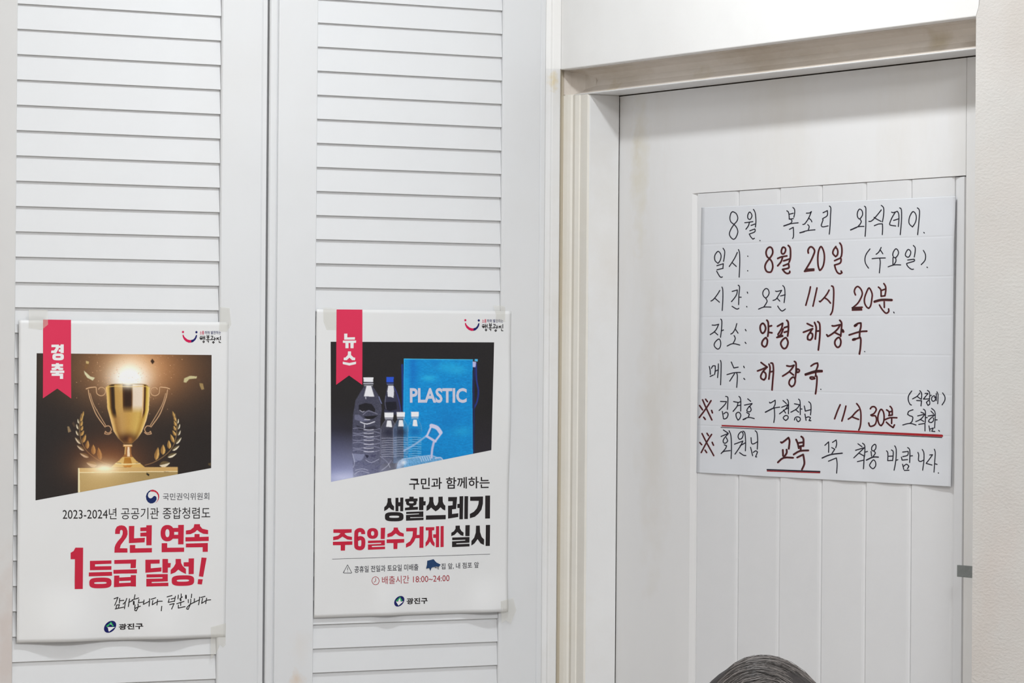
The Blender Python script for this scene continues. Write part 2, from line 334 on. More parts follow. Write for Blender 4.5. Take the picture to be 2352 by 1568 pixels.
# frame head: moulded stained board dropping from the soffit, white lip at the bottom
hprof = [(X1 - 0.006, ZH + 0.02), (X1 - 0.006, ZH - 0.0015), (X1 + 0.003, ZH - 0.003), (X1 + 0.011, ZH - 0.008), (X1 + 0.015, ZH - 0.016),
         (X1 + 0.013, ZH - 0.024), (X1 + 0.007, ZF + 0.005), (X1 + 0.001, ZF + 0.0022), (X1 + 0.001, ZF + 0.0004), (XD + 0.05, ZF + 0.0004), (XD + 0.05, ZH + 0.02)]
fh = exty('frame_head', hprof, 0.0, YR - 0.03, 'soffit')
fl2 = exty('frame_lip', [(X1 + 0.0004, ZF + 0.0018), (X1, ZF + 0.0010), (X1 + 0.0006, ZF), (XD - 0.0015, ZF), (XD - 0.0015, ZF + 0.0018)], 0.0, YR - 0.03, 'frame')
cb = extz('corner_block', [(0.0092, 0.0060), (0.013, 0.0050), (0.019, 0.0035), (X1 + 0.004, -0.004), (X1 + 0.010, -0.016), (X1 + 0.013, Yj), (X1 + 0.03, Yj), (X1 + 0.03, 0.02), (0.0092, 0.02)], ZF + 0.0012, ZH + 0.001, 'soffit')  # added block whose brown carries both staining and the header's shade
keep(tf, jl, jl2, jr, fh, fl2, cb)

# ------------------------------------------------------------------ the door leaf
d3 = empty('door_3', (XD, Yj, 0)); tag(d3, 'white painted door with a vertical plank panel holding the handwritten notice', kind='structure')
REC = 0.0034
yl, yr = DY(1605.5, 443, XD + REC), DY(2196, 412, XD + REC)
ytr = DY(2218, 410)
ztop = onX(1611, 443, XD).z
zpan = onX(1611, 447, XD).z - 0.002
DT = ZF - 0.0015
yL, yRt = Yj - 0.0008, YR - 0.0075
zb = 0.30
parts = []
parts.append(extz('stile', [(XD, yL), (XD, yl + 0.012), (XD + REC * 0.3, yl + 0.008), (XD + REC * 0.8, yl + 0.002), (XD + REC - 0.0003, yl), (XD + 0.03, yl), (XD + 0.03, yL)], 0.008, DT, 'door'))
sl_ = extz('stile', [(XD, ytr - 0.0012), (XD, yRt), (XD + 0.03, yRt), (XD + 0.03, ytr), (XD + 0.0015, ytr)], 0.008, DT, 'door'); parts.append(sl_)
parts.append(box('rail', (XD, yl + 0.012, ztop), (XD + 0.03, ytr, DT), 'door', bev=0.0004))
parts.append(box('rail', (XD, yl, 0.008), (XD + 0.03, ytr, zb), 'door', bev=0.0007))
parts.append(extz('bevel_strip', [(XD + 0.0035, ytr + 0.0002), (XD + 0.0035, ytr + 0.0010), (XD - 0.0004, ytr + 0.0020), (XD + 0.0006, ytr + 0.006), (XD + REC * 0.75, yr - 0.003), (XD + REC, yr), (XD + 0.02, yr), (XD + 0.02, ytr + 0.0002)], zb, ztop - 0.0012, 'plank'))
pe = [1605.5, 1701, 1796.5, 1892.5, 1994, 2097.5, 2196]
for i in range(6):
    a, b_ = DY(pe[i], 440, XD + REC), DY(pe[i + 1], 440, XD + REC)
    g = 0.0022
    x = XD + REC + [0, .0003, -.0002, .0002, 0, .0003][i]
    pr = [(x + 0.012, a), (x + 0.0006, a - 0.0002), (x, a - 0.0012), (x, b_ + 0.009), (x + 0.0005, b_ + 0.0052), (x + 0.0016, b_ + 0.0022), (x + 0.0040, b_ + 0.0011), (x + 0.012, b_)]
    n = len(pr); lv = [zb, ztop - 0.25, ztop - 0.0012, ztop - 0.0004]; dx = [0, 0, -REC * 0.8, -REC * 0.8 + 0.0006]
    V = [(px_ + (d_ if px_ < x + 0.011 else 0), py_, z_) for z_, d_ in zip(lv, dx) for px_, py_ in pr]
    F = [tuple(range(n))[::-1], tuple(range(3 * n, 4 * n))] + [(k * n + q, k * n + (q + 1) % n, (k + 1) * n + (q + 1) % n, (k + 1) * n + q) for k in range(3) for q in range(n)]
    parts.append(fixn(mesh('plank', V, F, 'plank')))
keep(d3, *parts)
# grey metal latch at the right edge
xl_ = XD - 0.030
la, lb = onX(2198, 1297, xl_), onX(2198, 1324, xl_)
lt = box('latch', (xl_, YR - 0.05, lb.z), (xl_ + 0.004, la.y, la.z), 'metal', bev=0.0006)
lt2 = box('latch_base', (xl_ + 0.004, YR - 0.05, lb.z + 0.003), (XD, YR - 0.012, la.z - 0.003), 'metal', bev=0.0006)
keep(d3, lt, lt2); tag(lt, 'flat grey metal latch plate')

# ------------------------------------------------------------------ strokes, fills and text on paper
def parse(s, ox=0, oy=0, sc=1.0):
    return [[(ox + float(a.split(',')[0]) / sc, oy + float(a.split(',')[1]) / sc) for a in p.split()] for p in s.split(';') if p.strip()]
def smooth(p, step=3):
    if len(p) < 3: return [p]
    out = [[p[0]]]
    closed = (abs(p[0][0] - p[-1][0]) + abs(p[0][1] - p[-1][1])) < 1.6
    n = len(p)
    def corner(i):
        if i <= 0 or i >= n - 1: return True
        a = (p[i][0] - p[i - 1][0], p[i][1] - p[i - 1][1]); b = (p[i + 1][0] - p[i][0], p[i + 1][1] - p[i][1])
        la, lb = math.hypot(*a), math.hypot(*b)
        if la * lb == 0: return True
        return (a[0] * b[0] + a[1] * b[1]) / (la * lb) < 0.22
    for i in range(n - 1):
        p0 = p[i - 1] if (i > 0 and not corner(i)) else (p[-2] if closed and i == 0 else p[i])
        p3 = p[i + 2] if (i + 2 < n and not corner(i + 1)) else (p[1] if closed and i == n - 2 else p[i + 1])
        for k in range(1, step + 1):
            t = k / step
            q = tuple(0.5 * ((2 * p[i][j]) + (-p0[j] + p[i + 1][j]) * t + (2 * p0[j] - 5 * p[i][j] + 4 * p[i + 1][j] - p3[j]) * t * t
                             + (-p0[j] + 3 * p[i][j] - 3 * p[i + 1][j] + p3[j]) * t ** 3) for j in (0, 1))
            out[-1].append(q)
        if i + 1 < n - 1 and corner(i + 1): out.append([out[-1][-1]])
    return out
class Ink:
    """collects flat shapes in photograph pixels, placed on a sheet by its own mapping"""
    def __init__(s): s.V = []; s.F = []
    def poly(s, p):
        k = len(s.V); s.V += p; s.F.append(tuple(range(k, k + len(p))))
    def disc(s, c, r, n=10):
        s.poly([(c[0] + r * math.cos(6.2832 * i / n), c[1] + r * math.sin(6.2832 * i / n)) for i in range(n)])
    def band(s, top, bot, n=40):                        # strip between two polylines, finely cut
        def at(P, t):
            k = min(len(P) - 2, int(t * (len(P) - 1))); f = t * (len(P) - 1) - k
            return (P[k][0] + (P[k + 1][0] - P[k][0]) * f, P[k][1] + (P[k + 1][1] - P[k][1]) * f)
        for i_ in range(n): s.poly([at(top, i_ / n), at(bot, i_ / n), at(bot, (i_ + 1) / n), at(top, (i_ + 1) / n)])
    def ell(s, cx, cy, rx, ry, rot=0, n=36):
        s.poly([(cx + rx * math.cos(a) * math.cos(rot) - ry * math.sin(a) * math.sin(rot), cy + rx * math.cos(a) * math.sin(rot) + ry * math.sin(a) * math.cos(rot)) for a in [6.28318 * i / n for i in range(n)]])
    def ring(s, cx, cy, rx, ry, ix, iy, ex=3.0, sk=0.0, n=40):
        def P(a, b, i):
            t = 6.28318 * i / n; c, d = math.cos(t), math.sin(t)
            e = 2 / ex
            x = a * math.copysign(abs(c) ** e, c); y = b * math.copysign(abs(d) ** e, d)
            return (cx + x, cy + y + sk * x)
        k = len(s.V); s.V += [P(rx, ry, i) for i in range(n)] + [P(ix, iy, i) for i in range(n)]
        s.F += [(k + i, k + (i + 1) % n, k + n + (i + 1) % n, k + n + i) for i in range(n)]
    def line(s, p, w, sm=True, caps=True):
        if not sm and len(p) > 1:
            q_ = [p[0]]
            for a_, b_ in zip(p[:-1], p[1:]):
                n_ = max(1, int(math.hypot(b_[0] - a_[0], b_[1] - a_[1]) / 6)); q_ += [(a_[0] + (b_[0] - a_[0]) * k_ / n_, a_[1] + (b_[1] - a_[1]) * k_ / n_) for k_ in range(1, n_ + 1)]
            p = q_
        if len(p) == 1: s.disc(p[0], w * 0.6); return
        for q in (smooth(p) if sm else [p]):
            r = w / 2
            L, R = [], []
            n = len(q)
            for i in range(n):
                a = q[max(0, i - 1)]; b = q[min(n - 1, i + 1)]
                dx, dy = b[0] - a[0], b[1] - a[1]; l = math.hypot(dx, dy) or 1
                nx, ny = -dy / l, dx / l
                rr = r
                if 0 < i < n - 1:
                    ux, uy = q[i][0] - q[i - 1][0], q[i][1] - q[i - 1][1]; lu = math.hypot(ux, uy) or 1
                    c = abs((-uy / lu) * nx + (ux / lu) * ny); rr = r / max(0.6, c)
                L.append((q[i][0] + nx * rr, q[i][1] + ny * rr)); R.append((q[i][0] - nx * rr, q[i][1] - ny * rr))
            k = len(s.V); s.V += L + R
            s.F += [(k + i, k + i + 1, k + n + i + 1, k + n + i) for i in range(n - 1)]
            if caps:
                s.disc(q[0], r * 0.98, 9); s.disc(q[-1], r * 0.98, 9)
    def strokes(s, txt, ox, oy, sc, w, sm=True):
        for p in parse(txt, ox, oy, sc): s.line(p, w, sm)
    def fills(s, txt, ox, oy, sc):
        for p in parse(txt, ox, oy, sc): s.poly(p)
    def text(s, body, TL, TR, BL, off=0.0):
        c = bpy.data.curves.new('t', 'FONT'); c.body = body; c.size = 1; c.offset = off; c.resolution_u = 3
        o = bpy.data.objects.new('t', c); COL.objects.link(o); bpy.context.view_layer.update()
        me = bpy.data.meshes.new_from_object(o.evaluated_get(bpy.context.evaluated_depsgraph_get()))
        xs = [v.co.x for v in me.vertices]; ys = [v.co.y for v in me.vertices]
        x0, x1, y0, y1 = min(xs), max(xs), min(ys), max(ys)
        k = len(s.V)
        for v in me.vertices:
            u = (v.co.x - x0) / (x1 - x0); t = (y1 - v.co.y) / (y1 - y0)
            s.V.append((TL[0] + (TR[0] - TL[0]) * u + (BL[0] - TL[0]) * t, TL[1] + (TR[1] - TL[1]) * u + (BL[1] - TL[1]) * t))
        s.F += [tuple(k + i for i in p.vertices) for p in me.polygons]
        bpy.data.objects.remove(o); bpy.data.curves.remove(c); bpy.data.meshes.remove(me)
    def build(s, name, sheet, m, lift, parent):
        return mesh(name, [sheet(x, y, lift) for x, y in s.V], s.F, m, parent)
def grid_sheet(name, C, nu, nv, mapf, m, parent=None, rows=None):
    TL, TR, BR, BL = C; V = []; F = []
    vs_ = rows if rows else [j / nv for j in range(nv + 1)]
    for t in vs_:
        for i in range(nu + 1):
            u = i / nu
            x = (TL[0] * (1 - u) + TR[0] * u) * (1 - t) + (BL[0] * (1 - u) + BR[0] * u) * t
            y = (TL[1] * (1 - u) + TR[1] * u) * (1 - t) + (BL[1] * (1 - u) + BR[1] * u) * t
            V.append(mapf(x, y, 0))
    for j in range(len(vs_) - 1):
        for i in range(nu):
            a = j * (nu + 1) + i; F.append((a, a + nu + 1, a + nu + 2, a + 1))
    o = mesh(name, V, F, m, parent, smooth=True)
    return o
def bumpf(x, a, b):                                    # smooth hump between a and b
    if x <= a or x >= b: return 0.0
    return math.sin(math.pi * (x - a) / (b - a)) ** 2
def sstep(a, b, x):
    t = max(0, min(1, (x - a) / (b - a))); return t * t * (3 - 2 * t)

# poster sheets (millimetres of lift over the slats)
def disp1(x, y):
    d = 0.0
    d += (bumpf(x, 40, 262) * 8.0 + bumpf(x, 285, 470) * 5.5) * sstep(1330, 1470, y)
    d += 0.35 * math.sin(x / 37.0) * math.sin(y / 61.0)
    return d / 1000
def disp2(x, y):
    d = (bumpf(x, 845, 935) * 4.0 + bumpf(x, 1050, 1195) * 7.0) * sstep(1310, 1410, y)
    d += 3.2 * sstep(1135, 1176, x) * bumpf(y, 765, 1130) + 1.2 * sstep(1135, 1176, x) * sstep(1150, 1400, y)
    d += 0.3 * math.sin(x / 41.0) * math.sin(y / 57.0)
    return d / 1000
def sheet1(x, y, lift):
    p = onY(x, y, -0.0005); return (p.x, p.y - disp1(x, y) - lift, p.z)
def sheet2(x, y, lift):
    p = onY(x, y, -0.0005); return (p.x, p.y - disp2(x, y) - lift, p.z)

# ------------------------------------------------------------------ little rasteriser for the two printed photographs
SS = 2
class Pic:
    def __init__(s, x0, y0, x1, y1, bg):
        s.x0, s.y0, s.w, s.h = x0, y0, int(x1 - x0) + 1, int(y1 - y0) + 1
        s.X, s.Y = np.meshgrid(x0 + (np.arange(s.w * SS) + 0.5) / SS - 0.5, y0 + (np.arange(s.h * SS) + 0.5) / SS - 0.5)
        s.A = np.zeros((s.h * SS, s.w * SS, 3)); s.A[:] = bg
        s.rng = np.random.RandomState(5)
    def mask(s, p):
        X, Y = s.X, s.Y; m = np.zeros(X.shape, bool); n = len(p)
        for i in range(n):
            xa, ya = p[i]; xb, yb = p[(i + 1) % n]
            if ya == yb: continue
            c = ((Y < ya) != (Y < yb)) & (X < (xb - xa) * (Y - ya) / (yb - ya) + xa); m ^= c
        return m
    def put(s, m, col, a=1.0):
        col = np.asarray(col, float); a = (np.asarray(m, float) * a)[..., None]
        s.A = s.A * (1 - a) + col * a
    def poly(s, p, col, a=1.0): s.put(s.mask(p), col, a)
    def glow(s, cx, cy, sx, sy, col, a=1.0):
        s.put(np.exp(-(((s.X - cx) / sx) ** 2 + ((s.Y - cy) / sy) ** 2) / 2), col, a)
    def add(s, cx, cy, sx, sy, col):
        s.A += np.exp(-(((s.X - cx) / sx) ** 2 + ((s.Y - cy) / sy) ** 2) / 2)[..., None] * np.asarray(col, float)
    def line(s, p, w, col, a=1.0):
        q = [pt for part in smooth(p, 3) for pt in part]
        D = np.full(s.X.shape, 1e9)
        for i in range(len(q) - 1):
            ax, ay = q[i]; dx, dy = q[i + 1][0] - ax, q[i + 1][1] - ay; l = dx * dx + dy * dy
            if l < 1e-9: continue
            t = np.clip(((s.X - ax) * dx + (s.Y - ay) * dy) / l, 0, 1)
            D = np.minimum(D, (s.X - ax - t * dx) ** 2 + (s.Y - ay - t * dy) ** 2)
        s.put(np.clip(w / 2 + 0.35 - np.sqrt(D), 0, 0.7) / 0.7, col, a)
    def noise(s, amt, sx=1, sy=1):
        n = s.rng.rand(s.h * SS // sy + 2, s.w * SS // sx + 2)
        n = np.repeat(np.repeat(n, sy, 0), sx, 1)[:s.h * SS, :s.w * SS]
        return (n - 0.5) * 2 * amt
    def out(s):
        A = s.A.reshape(s.h, SS, s.w, SS, 3).mean((1, 3)); A += (s.rng.rand(s.h, s.w, 1) - 0.5) * 7
        A = np.clip(A, 0, 255) / 255
        return np.where(A <= 0.04045, A / 12.92, ((A + 0.055) / 1.055) ** 2.4)
def Q(txt, ox, oy, sc): return parse(txt, ox, oy, sc)[0]
def picture(name, pic, quad, sheetf, parent, gain):
    """quad TL,TR,BR,BL in px: fine grid clipped to it by construction, colours looked up from the raster"""
    TL, TR, BR, BL = quad; C = pic.out() * gain
    nu, nv = pic.w, pic.h
    uu, vv = np.meshgrid(np.linspace(0, 1, nu), np.linspace(0, 1, nv))
    x = (TL[0] * (1 - uu) + TR[0] * uu) * (1 - vv) + (BL[0] * (1 - uu) + BR[0] * uu) * vv
    y = (TL[1] * (1 - uu) + TR[1] * uu) * (1 - vv) + (BL[1] * (1 - uu) + BR[1] * uu) * vv
    V = [sheetf(a, b, 0.00012) for a, b in zip(x.ravel(), y.ravel())]
    me = bpy.data.meshes.new(name)
    idx = np.arange(nu * nv).reshape(nv, nu)
    F = np.stack([idx[:-1, :-1], idx[1:, :-1], idx[1:, 1:], idx[:-1, 1:]], -1).reshape(-1, 4)
    me.vertices.add(len(V)); me.vertices.foreach_set('co', np.array(V, dtype=np.float32).ravel())
    me.loops.add(F.size); me.loops.foreach_set('vertex_index', F.ravel().astype(np.int32))
    me.polygons.add(len(F)); me.polygons.foreach_set('loop_start', (np.arange(len(F)) * 4).astype(np.int32))
    me.update(calc_edges=True)
    fx = np.clip(x.ravel() - pic.x0, 0, pic.w - 1.001); fy = np.clip(y.ravel() - pic.y0, 0, pic.h - 1.001)
    ix, iy = fx.astype(int), fy.astype(int); tx, ty = (fx - ix)[:, None], (fy - iy)[:, None]
    ix1, iy1 = np.minimum(ix + 1, pic.w - 1), np.minimum(iy + 1, pic.h - 1)
    c = (C[iy, ix] * (1 - tx) + C[iy, ix1] * tx) * (1 - ty) + (C[iy1, ix] * (1 - tx) + C[iy1, ix1] * tx) * ty
    at = me.color_attributes.new('print', 'FLOAT_COLOR', 'POINT')
    at.data.foreach_set('color', np.concatenate([np.clip(c, 0, 0.9), np.ones((len(c), 1))], 1).astype(np.float32).ravel())
    return link(name, me, 'photo', parent)

# --- printed photograph of the gold cup
def trophy_pic():
    P = Pic(80, 809, 487, 1150, (34, 28, 26)); X, Y = P.X, P.Y
    P.glow(315, 850, 120, 62, (128, 86, 52), 0.95); P.glow(300, 846, 66, 48, (222, 155, 98), 0.95)
    P.glow(225, 850, 60, 60, (95, 68, 44), 0.45)
    P.glow(296, 858, 34, 30, (252, 240, 215), 1.0); P.glow(297, 870, 26, 16, (240, 246, 250), 1.0)
    P.glow(120, 1050, 60, 80, (30, 26, 26), 0.7)
    r = np.random.RandomState(2)
    for k in range(360):
        a, d = r.rand() * 6.283, abs(r.randn()) * 62 + 22
        x, y = 297 + d * math.cos(a) * 1.05, 850 + d * math.sin(a) * 0.75
        if 170 < x < 420 and 814 < y < 965:
            sx = 0.5 + r.rand() * 0.7
            i0, j0 = int((y - P.y0) * SS), int((x - P.x0) * SS)
            n = 1 + int(r.rand() * 2)
            P.A[i0:i0 + n, j0:j0 + n + 1] = np.array((235, 185, 140)) * (0.75 + 0.3 * r.rand())
    S = (20, 700, 3.409)
    for t, c in [("590,515 640,560 675,570 658,592 615,570 595,540", (205, 198, 160)), ("612,437 632,452 615,500 592,500 600,470", (120, 85, 50)),
                 ("605,437 630,445 625,462 605,458", (190, 165, 110)), ("1125,420 1142,445 1125,465 1110,440", (50, 28, 12)),
                 ("1370,605 1375,575 1420,555 1475,560 1470,575 1415,580 1390,608", (190, 180, 135)), ("1475,572 1500,580 1500,600 1480,598", (90, 65, 45)),
                 ("1493,612 1520,615 1530,660 1510,665 1495,630", (150, 125, 80)), ("458,952 472,950 488,990 465,1000", (135, 115, 85)),
                 ("495,925 510,912 525,950 510,955", (70, 55, 42)), ("1562,1240 1585,1235 1580,1260 1565,1255", (85, 70, 45))]:
        P.poly(Q(t, *S), c)
    # laurel
    stem = [(256, 1068), (237, 1062), (216, 1050), (198, 1034), (187, 1014), (183, 991), (183, 970), (187, 950)]
    L56 = "845,430 815,260 34;755,360 750,225 34;670,285 680,170 28;615,205 655,95 24;590,115 630,45 20;800,495 660,460 44;695,390 575,338 28;635,305 540,238 24;590,220 515,135 22;565,112 525,45 17"
    L34 = "565,985 580,945 11;562,950 577,905 11;562,912 580,868 10;573,882 588,830 9;545,1022 526,982 10;546,975 530,930 10;550,930 541,890 9"
    leaves = []
    for src, ox, oy, sc in ((L56, 80, 980, 5.6), (L34, 20, 700, 3.409)):
        for k, it in enumerate(src.split(';')):
            a, b, w = it.split(); a = [float(v) for v in a.split(',')]; b = [float(v) for v in b.split(',')]
            leaves.append(((ox + a[0] / sc, oy + a[1] / sc), (ox + b[0] / sc, oy + b[1] / sc), float(w) / sc, (k >= 5 if src is L56 else k >= 4)))
    for mir in (0, 1):
        f = (lambda p: (588.6 - p[0], p[1])) if mir else (lambda p: p)
        P.line([f(p) for p in stem], 1.1, (170, 135, 90))
        for (a, b, w, outer) in leaves:
            a, b = f(a), f(b); dx, dy = b[0] - a[0], b[1] - a[1]; l = math.hypot(dx, dy); nx, ny = -dy / l, dx / l
            def pt(t, s_): return (a[0] + dx * t + nx * s_ * w, a[1] + dy * t + ny * s_ * w)
            one = [pt(0, 0), pt(.2, .75), pt(.45, .9), pt(.75, .55), pt(1, 0), pt(.5, .05)]
            two = [pt(0, 0), pt(.2, -.75), pt(.45, -.9), pt(.75, -.55), pt(1, 0), pt(.5, .05)]
            c1, c2 = ((225, 215, 190), (95, 82, 52)) if outer else ((205, 165, 95), (140, 105, 55))
            if mir: c1, c2 = c1, c2
            up_first = (ny > 0) if outer else True
            P.poly(one, c1 if up_first else c2); P.poly(two, c2 if up_first else c1)
    # handles
    Z = (180, 860, 9.8)
    hs = [("175,322 260,292 395,280", 2.0), ("400,285 405,350 420,430 500,475 580,450 608,370 575,305 510,285 465,310 455,335", 1.5),
          ("225,340 250,500 330,730 420,930 600,1180", 1.6), ("265,420 330,640 440,850 620,1150", 1.2),
          ("610,1165 690,1155 742,1230 705,1305 645,1310 610,1275 590,1330 680,1345 745,1300", 1.5)]
    for mir in (0, 1):
        for t, w in hs:
            p = [((180 + (2232 - (v[0] - 180) * 9.8) / 9.8) if mir else v[0], v[1]) for v in Q(t, *Z)]
            P.line(p, w + 1.2, (85, 50, 28), 0.6); P.line(p, w, (222, 182, 140))
    # pedestal
    P.glow(250, 1062, 62, 40, (150, 85, 45), 0.7)
    B = (80, 980, 5.6)
    P.poly(Q("555,590 1838,577 1838,700 555,900", *B), (160, 134, 84)); P.glow(225, 1110, 55, 40, (215, 180, 120), 0.45 * P.mask(Q("555,590 1838,577 1838,700 555,900", *B)))
    P.poly(Q("555,530 1838,514 1838,570 555,588", *B), (196, 158, 98)); P.poly(Q("555,583 1838,568 1838,576 555,592", *B), (240, 222, 180))
    P.poly(Q("555,530 572,530 580,900 555,900", *B), (238, 222, 180)); P.poly(Q("1440,590 1475,612 1465,635 1432,608", *B), (25, 20, 12))
    # foot and stem
    P.poly(Q("1130,385 1260,385 1310,440 1358,470 1420,522 975,522 1035,470 1088,430", *B), (205, 165, 92))
    P.poly(Q("1155,395 1230,395 1250,470 1140,472", *B), (165, 105, 28)); P.line(Q("1035,472 1195,480 1355,468", *B), 1.2, (250, 235, 190)); P.line(Q("1060,462 1110,468", *B), 1, (60, 38, 10))
    P.line(Q("1300,466 1340,464", *B), 1, (60, 38, 10)); P.poly(Q("1130,495 1260,493 1230,520 1150,520", *B), (180, 110, 30))
    P.poly(Q("1160,255 1238,255 1242,350 1262,390 1130,390 1155,350", *B), (150, 95, 45)); P.poly(Q("1192,258 1218,258 1225,380 1190,380", *B), (232, 205, 175))
    P.line(Q("1168,258 1160,350", *B), 1.6, (228, 190, 120)); P.poly(Q("1138,226 1254,226 1254,254 1138,254", *B), (200, 150, 90)); P.line(Q("1150,238 1245,236", *B), 1.4, (250, 225, 185))
    # cup body
    body = Q("610,290 690,230 820,210 1440,212 1540,245 1605,290 1600,500 1585,800 1530,1030 1430,1290 1330,1440 1200,1555 1030,1555 900,1440 790,1270 720,1010 650,750 635,480", *Z)
    m = P.mask(body)
    ly = np.array([290, 480, 750, 1010, 1270, 1440, 1555]) / 9.8 + 860; lx = np.array([625, 636, 652, 720, 790, 900, 1030]) / 9.8 + 180
    ry_ = np.array([290, 500, 800, 1030, 1290, 1440, 1555]) / 9.8 + 860; rx_ = np.array([1605, 1600, 1585, 1530, 1430, 1330, 1200]) / 9.8 + 180
    a, b = np.interp(Y, ly, lx), np.interp(Y, ry_, rx_); t = np.clip((X - a) / (b - a), 0, 1)
    def ramp(st): return np.stack([np.interp(t, [s_[0] for s_ in st], [s_[1][k] for s_ in st]) for k in range(3)], -1)
    top = ramp([(0, (225, 185, 120)), (.05, (200, 165, 85)), (.09, (95, 60, 20)), (.13, (40, 24, 10)), (.17, (50, 32, 14)), (.2, (178, 138, 72)), (.36, (190, 150, 84)), (.385, (70, 40, 14)), (.44, (42, 22, 8)), (.56, (46, 24, 8)),
                (.595, (120, 85, 50)), (.615, (218, 200, 178)), (.82, (222, 205, 185)), (.86, (215, 170, 110)), (.875, (60, 28, 6)), (.905, (80, 42, 8)), (.925, (185, 155, 60)), (.96, (212, 180, 90)), (1, (235, 205, 150))])
    low = ramp([(0, (225, 185, 130)), (.06, (205, 165, 95)), (.13, (150, 108, 55)), (.3, (182, 142, 82)), (.5, (186, 144, 72)), (.75, (200, 165, 86)), (.88, (170, 130, 55)), (.95, (205, 170, 90)), (1, (235, 200, 150))])
    k = np.clip((Y - (860 + 690 / 9.8)) / 18.0, 0, 1)[..., None]
    k2 = np.clip((Y - (860 + 860 / 9.8)) / 14.0, 0, 1)[..., None]; side = ((t < 0.3) | (t > 0.84))[..., None]
    colr = np.where(side, top * (1 - k2) + low * k2, top * (1 - k) + low * k)
    P.A = np.where(m[..., None], colr, P.A)
    P.glow(293.5, 860 + 1450 / 9.8, 17, 9.5, (58, 28, 12), 0.95 * m); P.glow(299, 860 + 1470 / 9.8, 4, 5, (170, 110, 50), 0.8 * m)
    P.line(Q("690,240 830,215 1440,217 1560,262", *Z), 1.4, (120, 85, 30)); P.line(Q("640,285 820,262 1200,275 1450,262 1600,292", *Z), 1.6, (214, 180, 100))
    P.glow(294, 880, 13, 9, (245, 240, 225), 0.95)
    P.glow(240, 1075, 17, 6.5, (255, 252, 240), 1.0); P.glow(238, 1075, 34, 16, (250, 225, 175), 0.55)
    return P

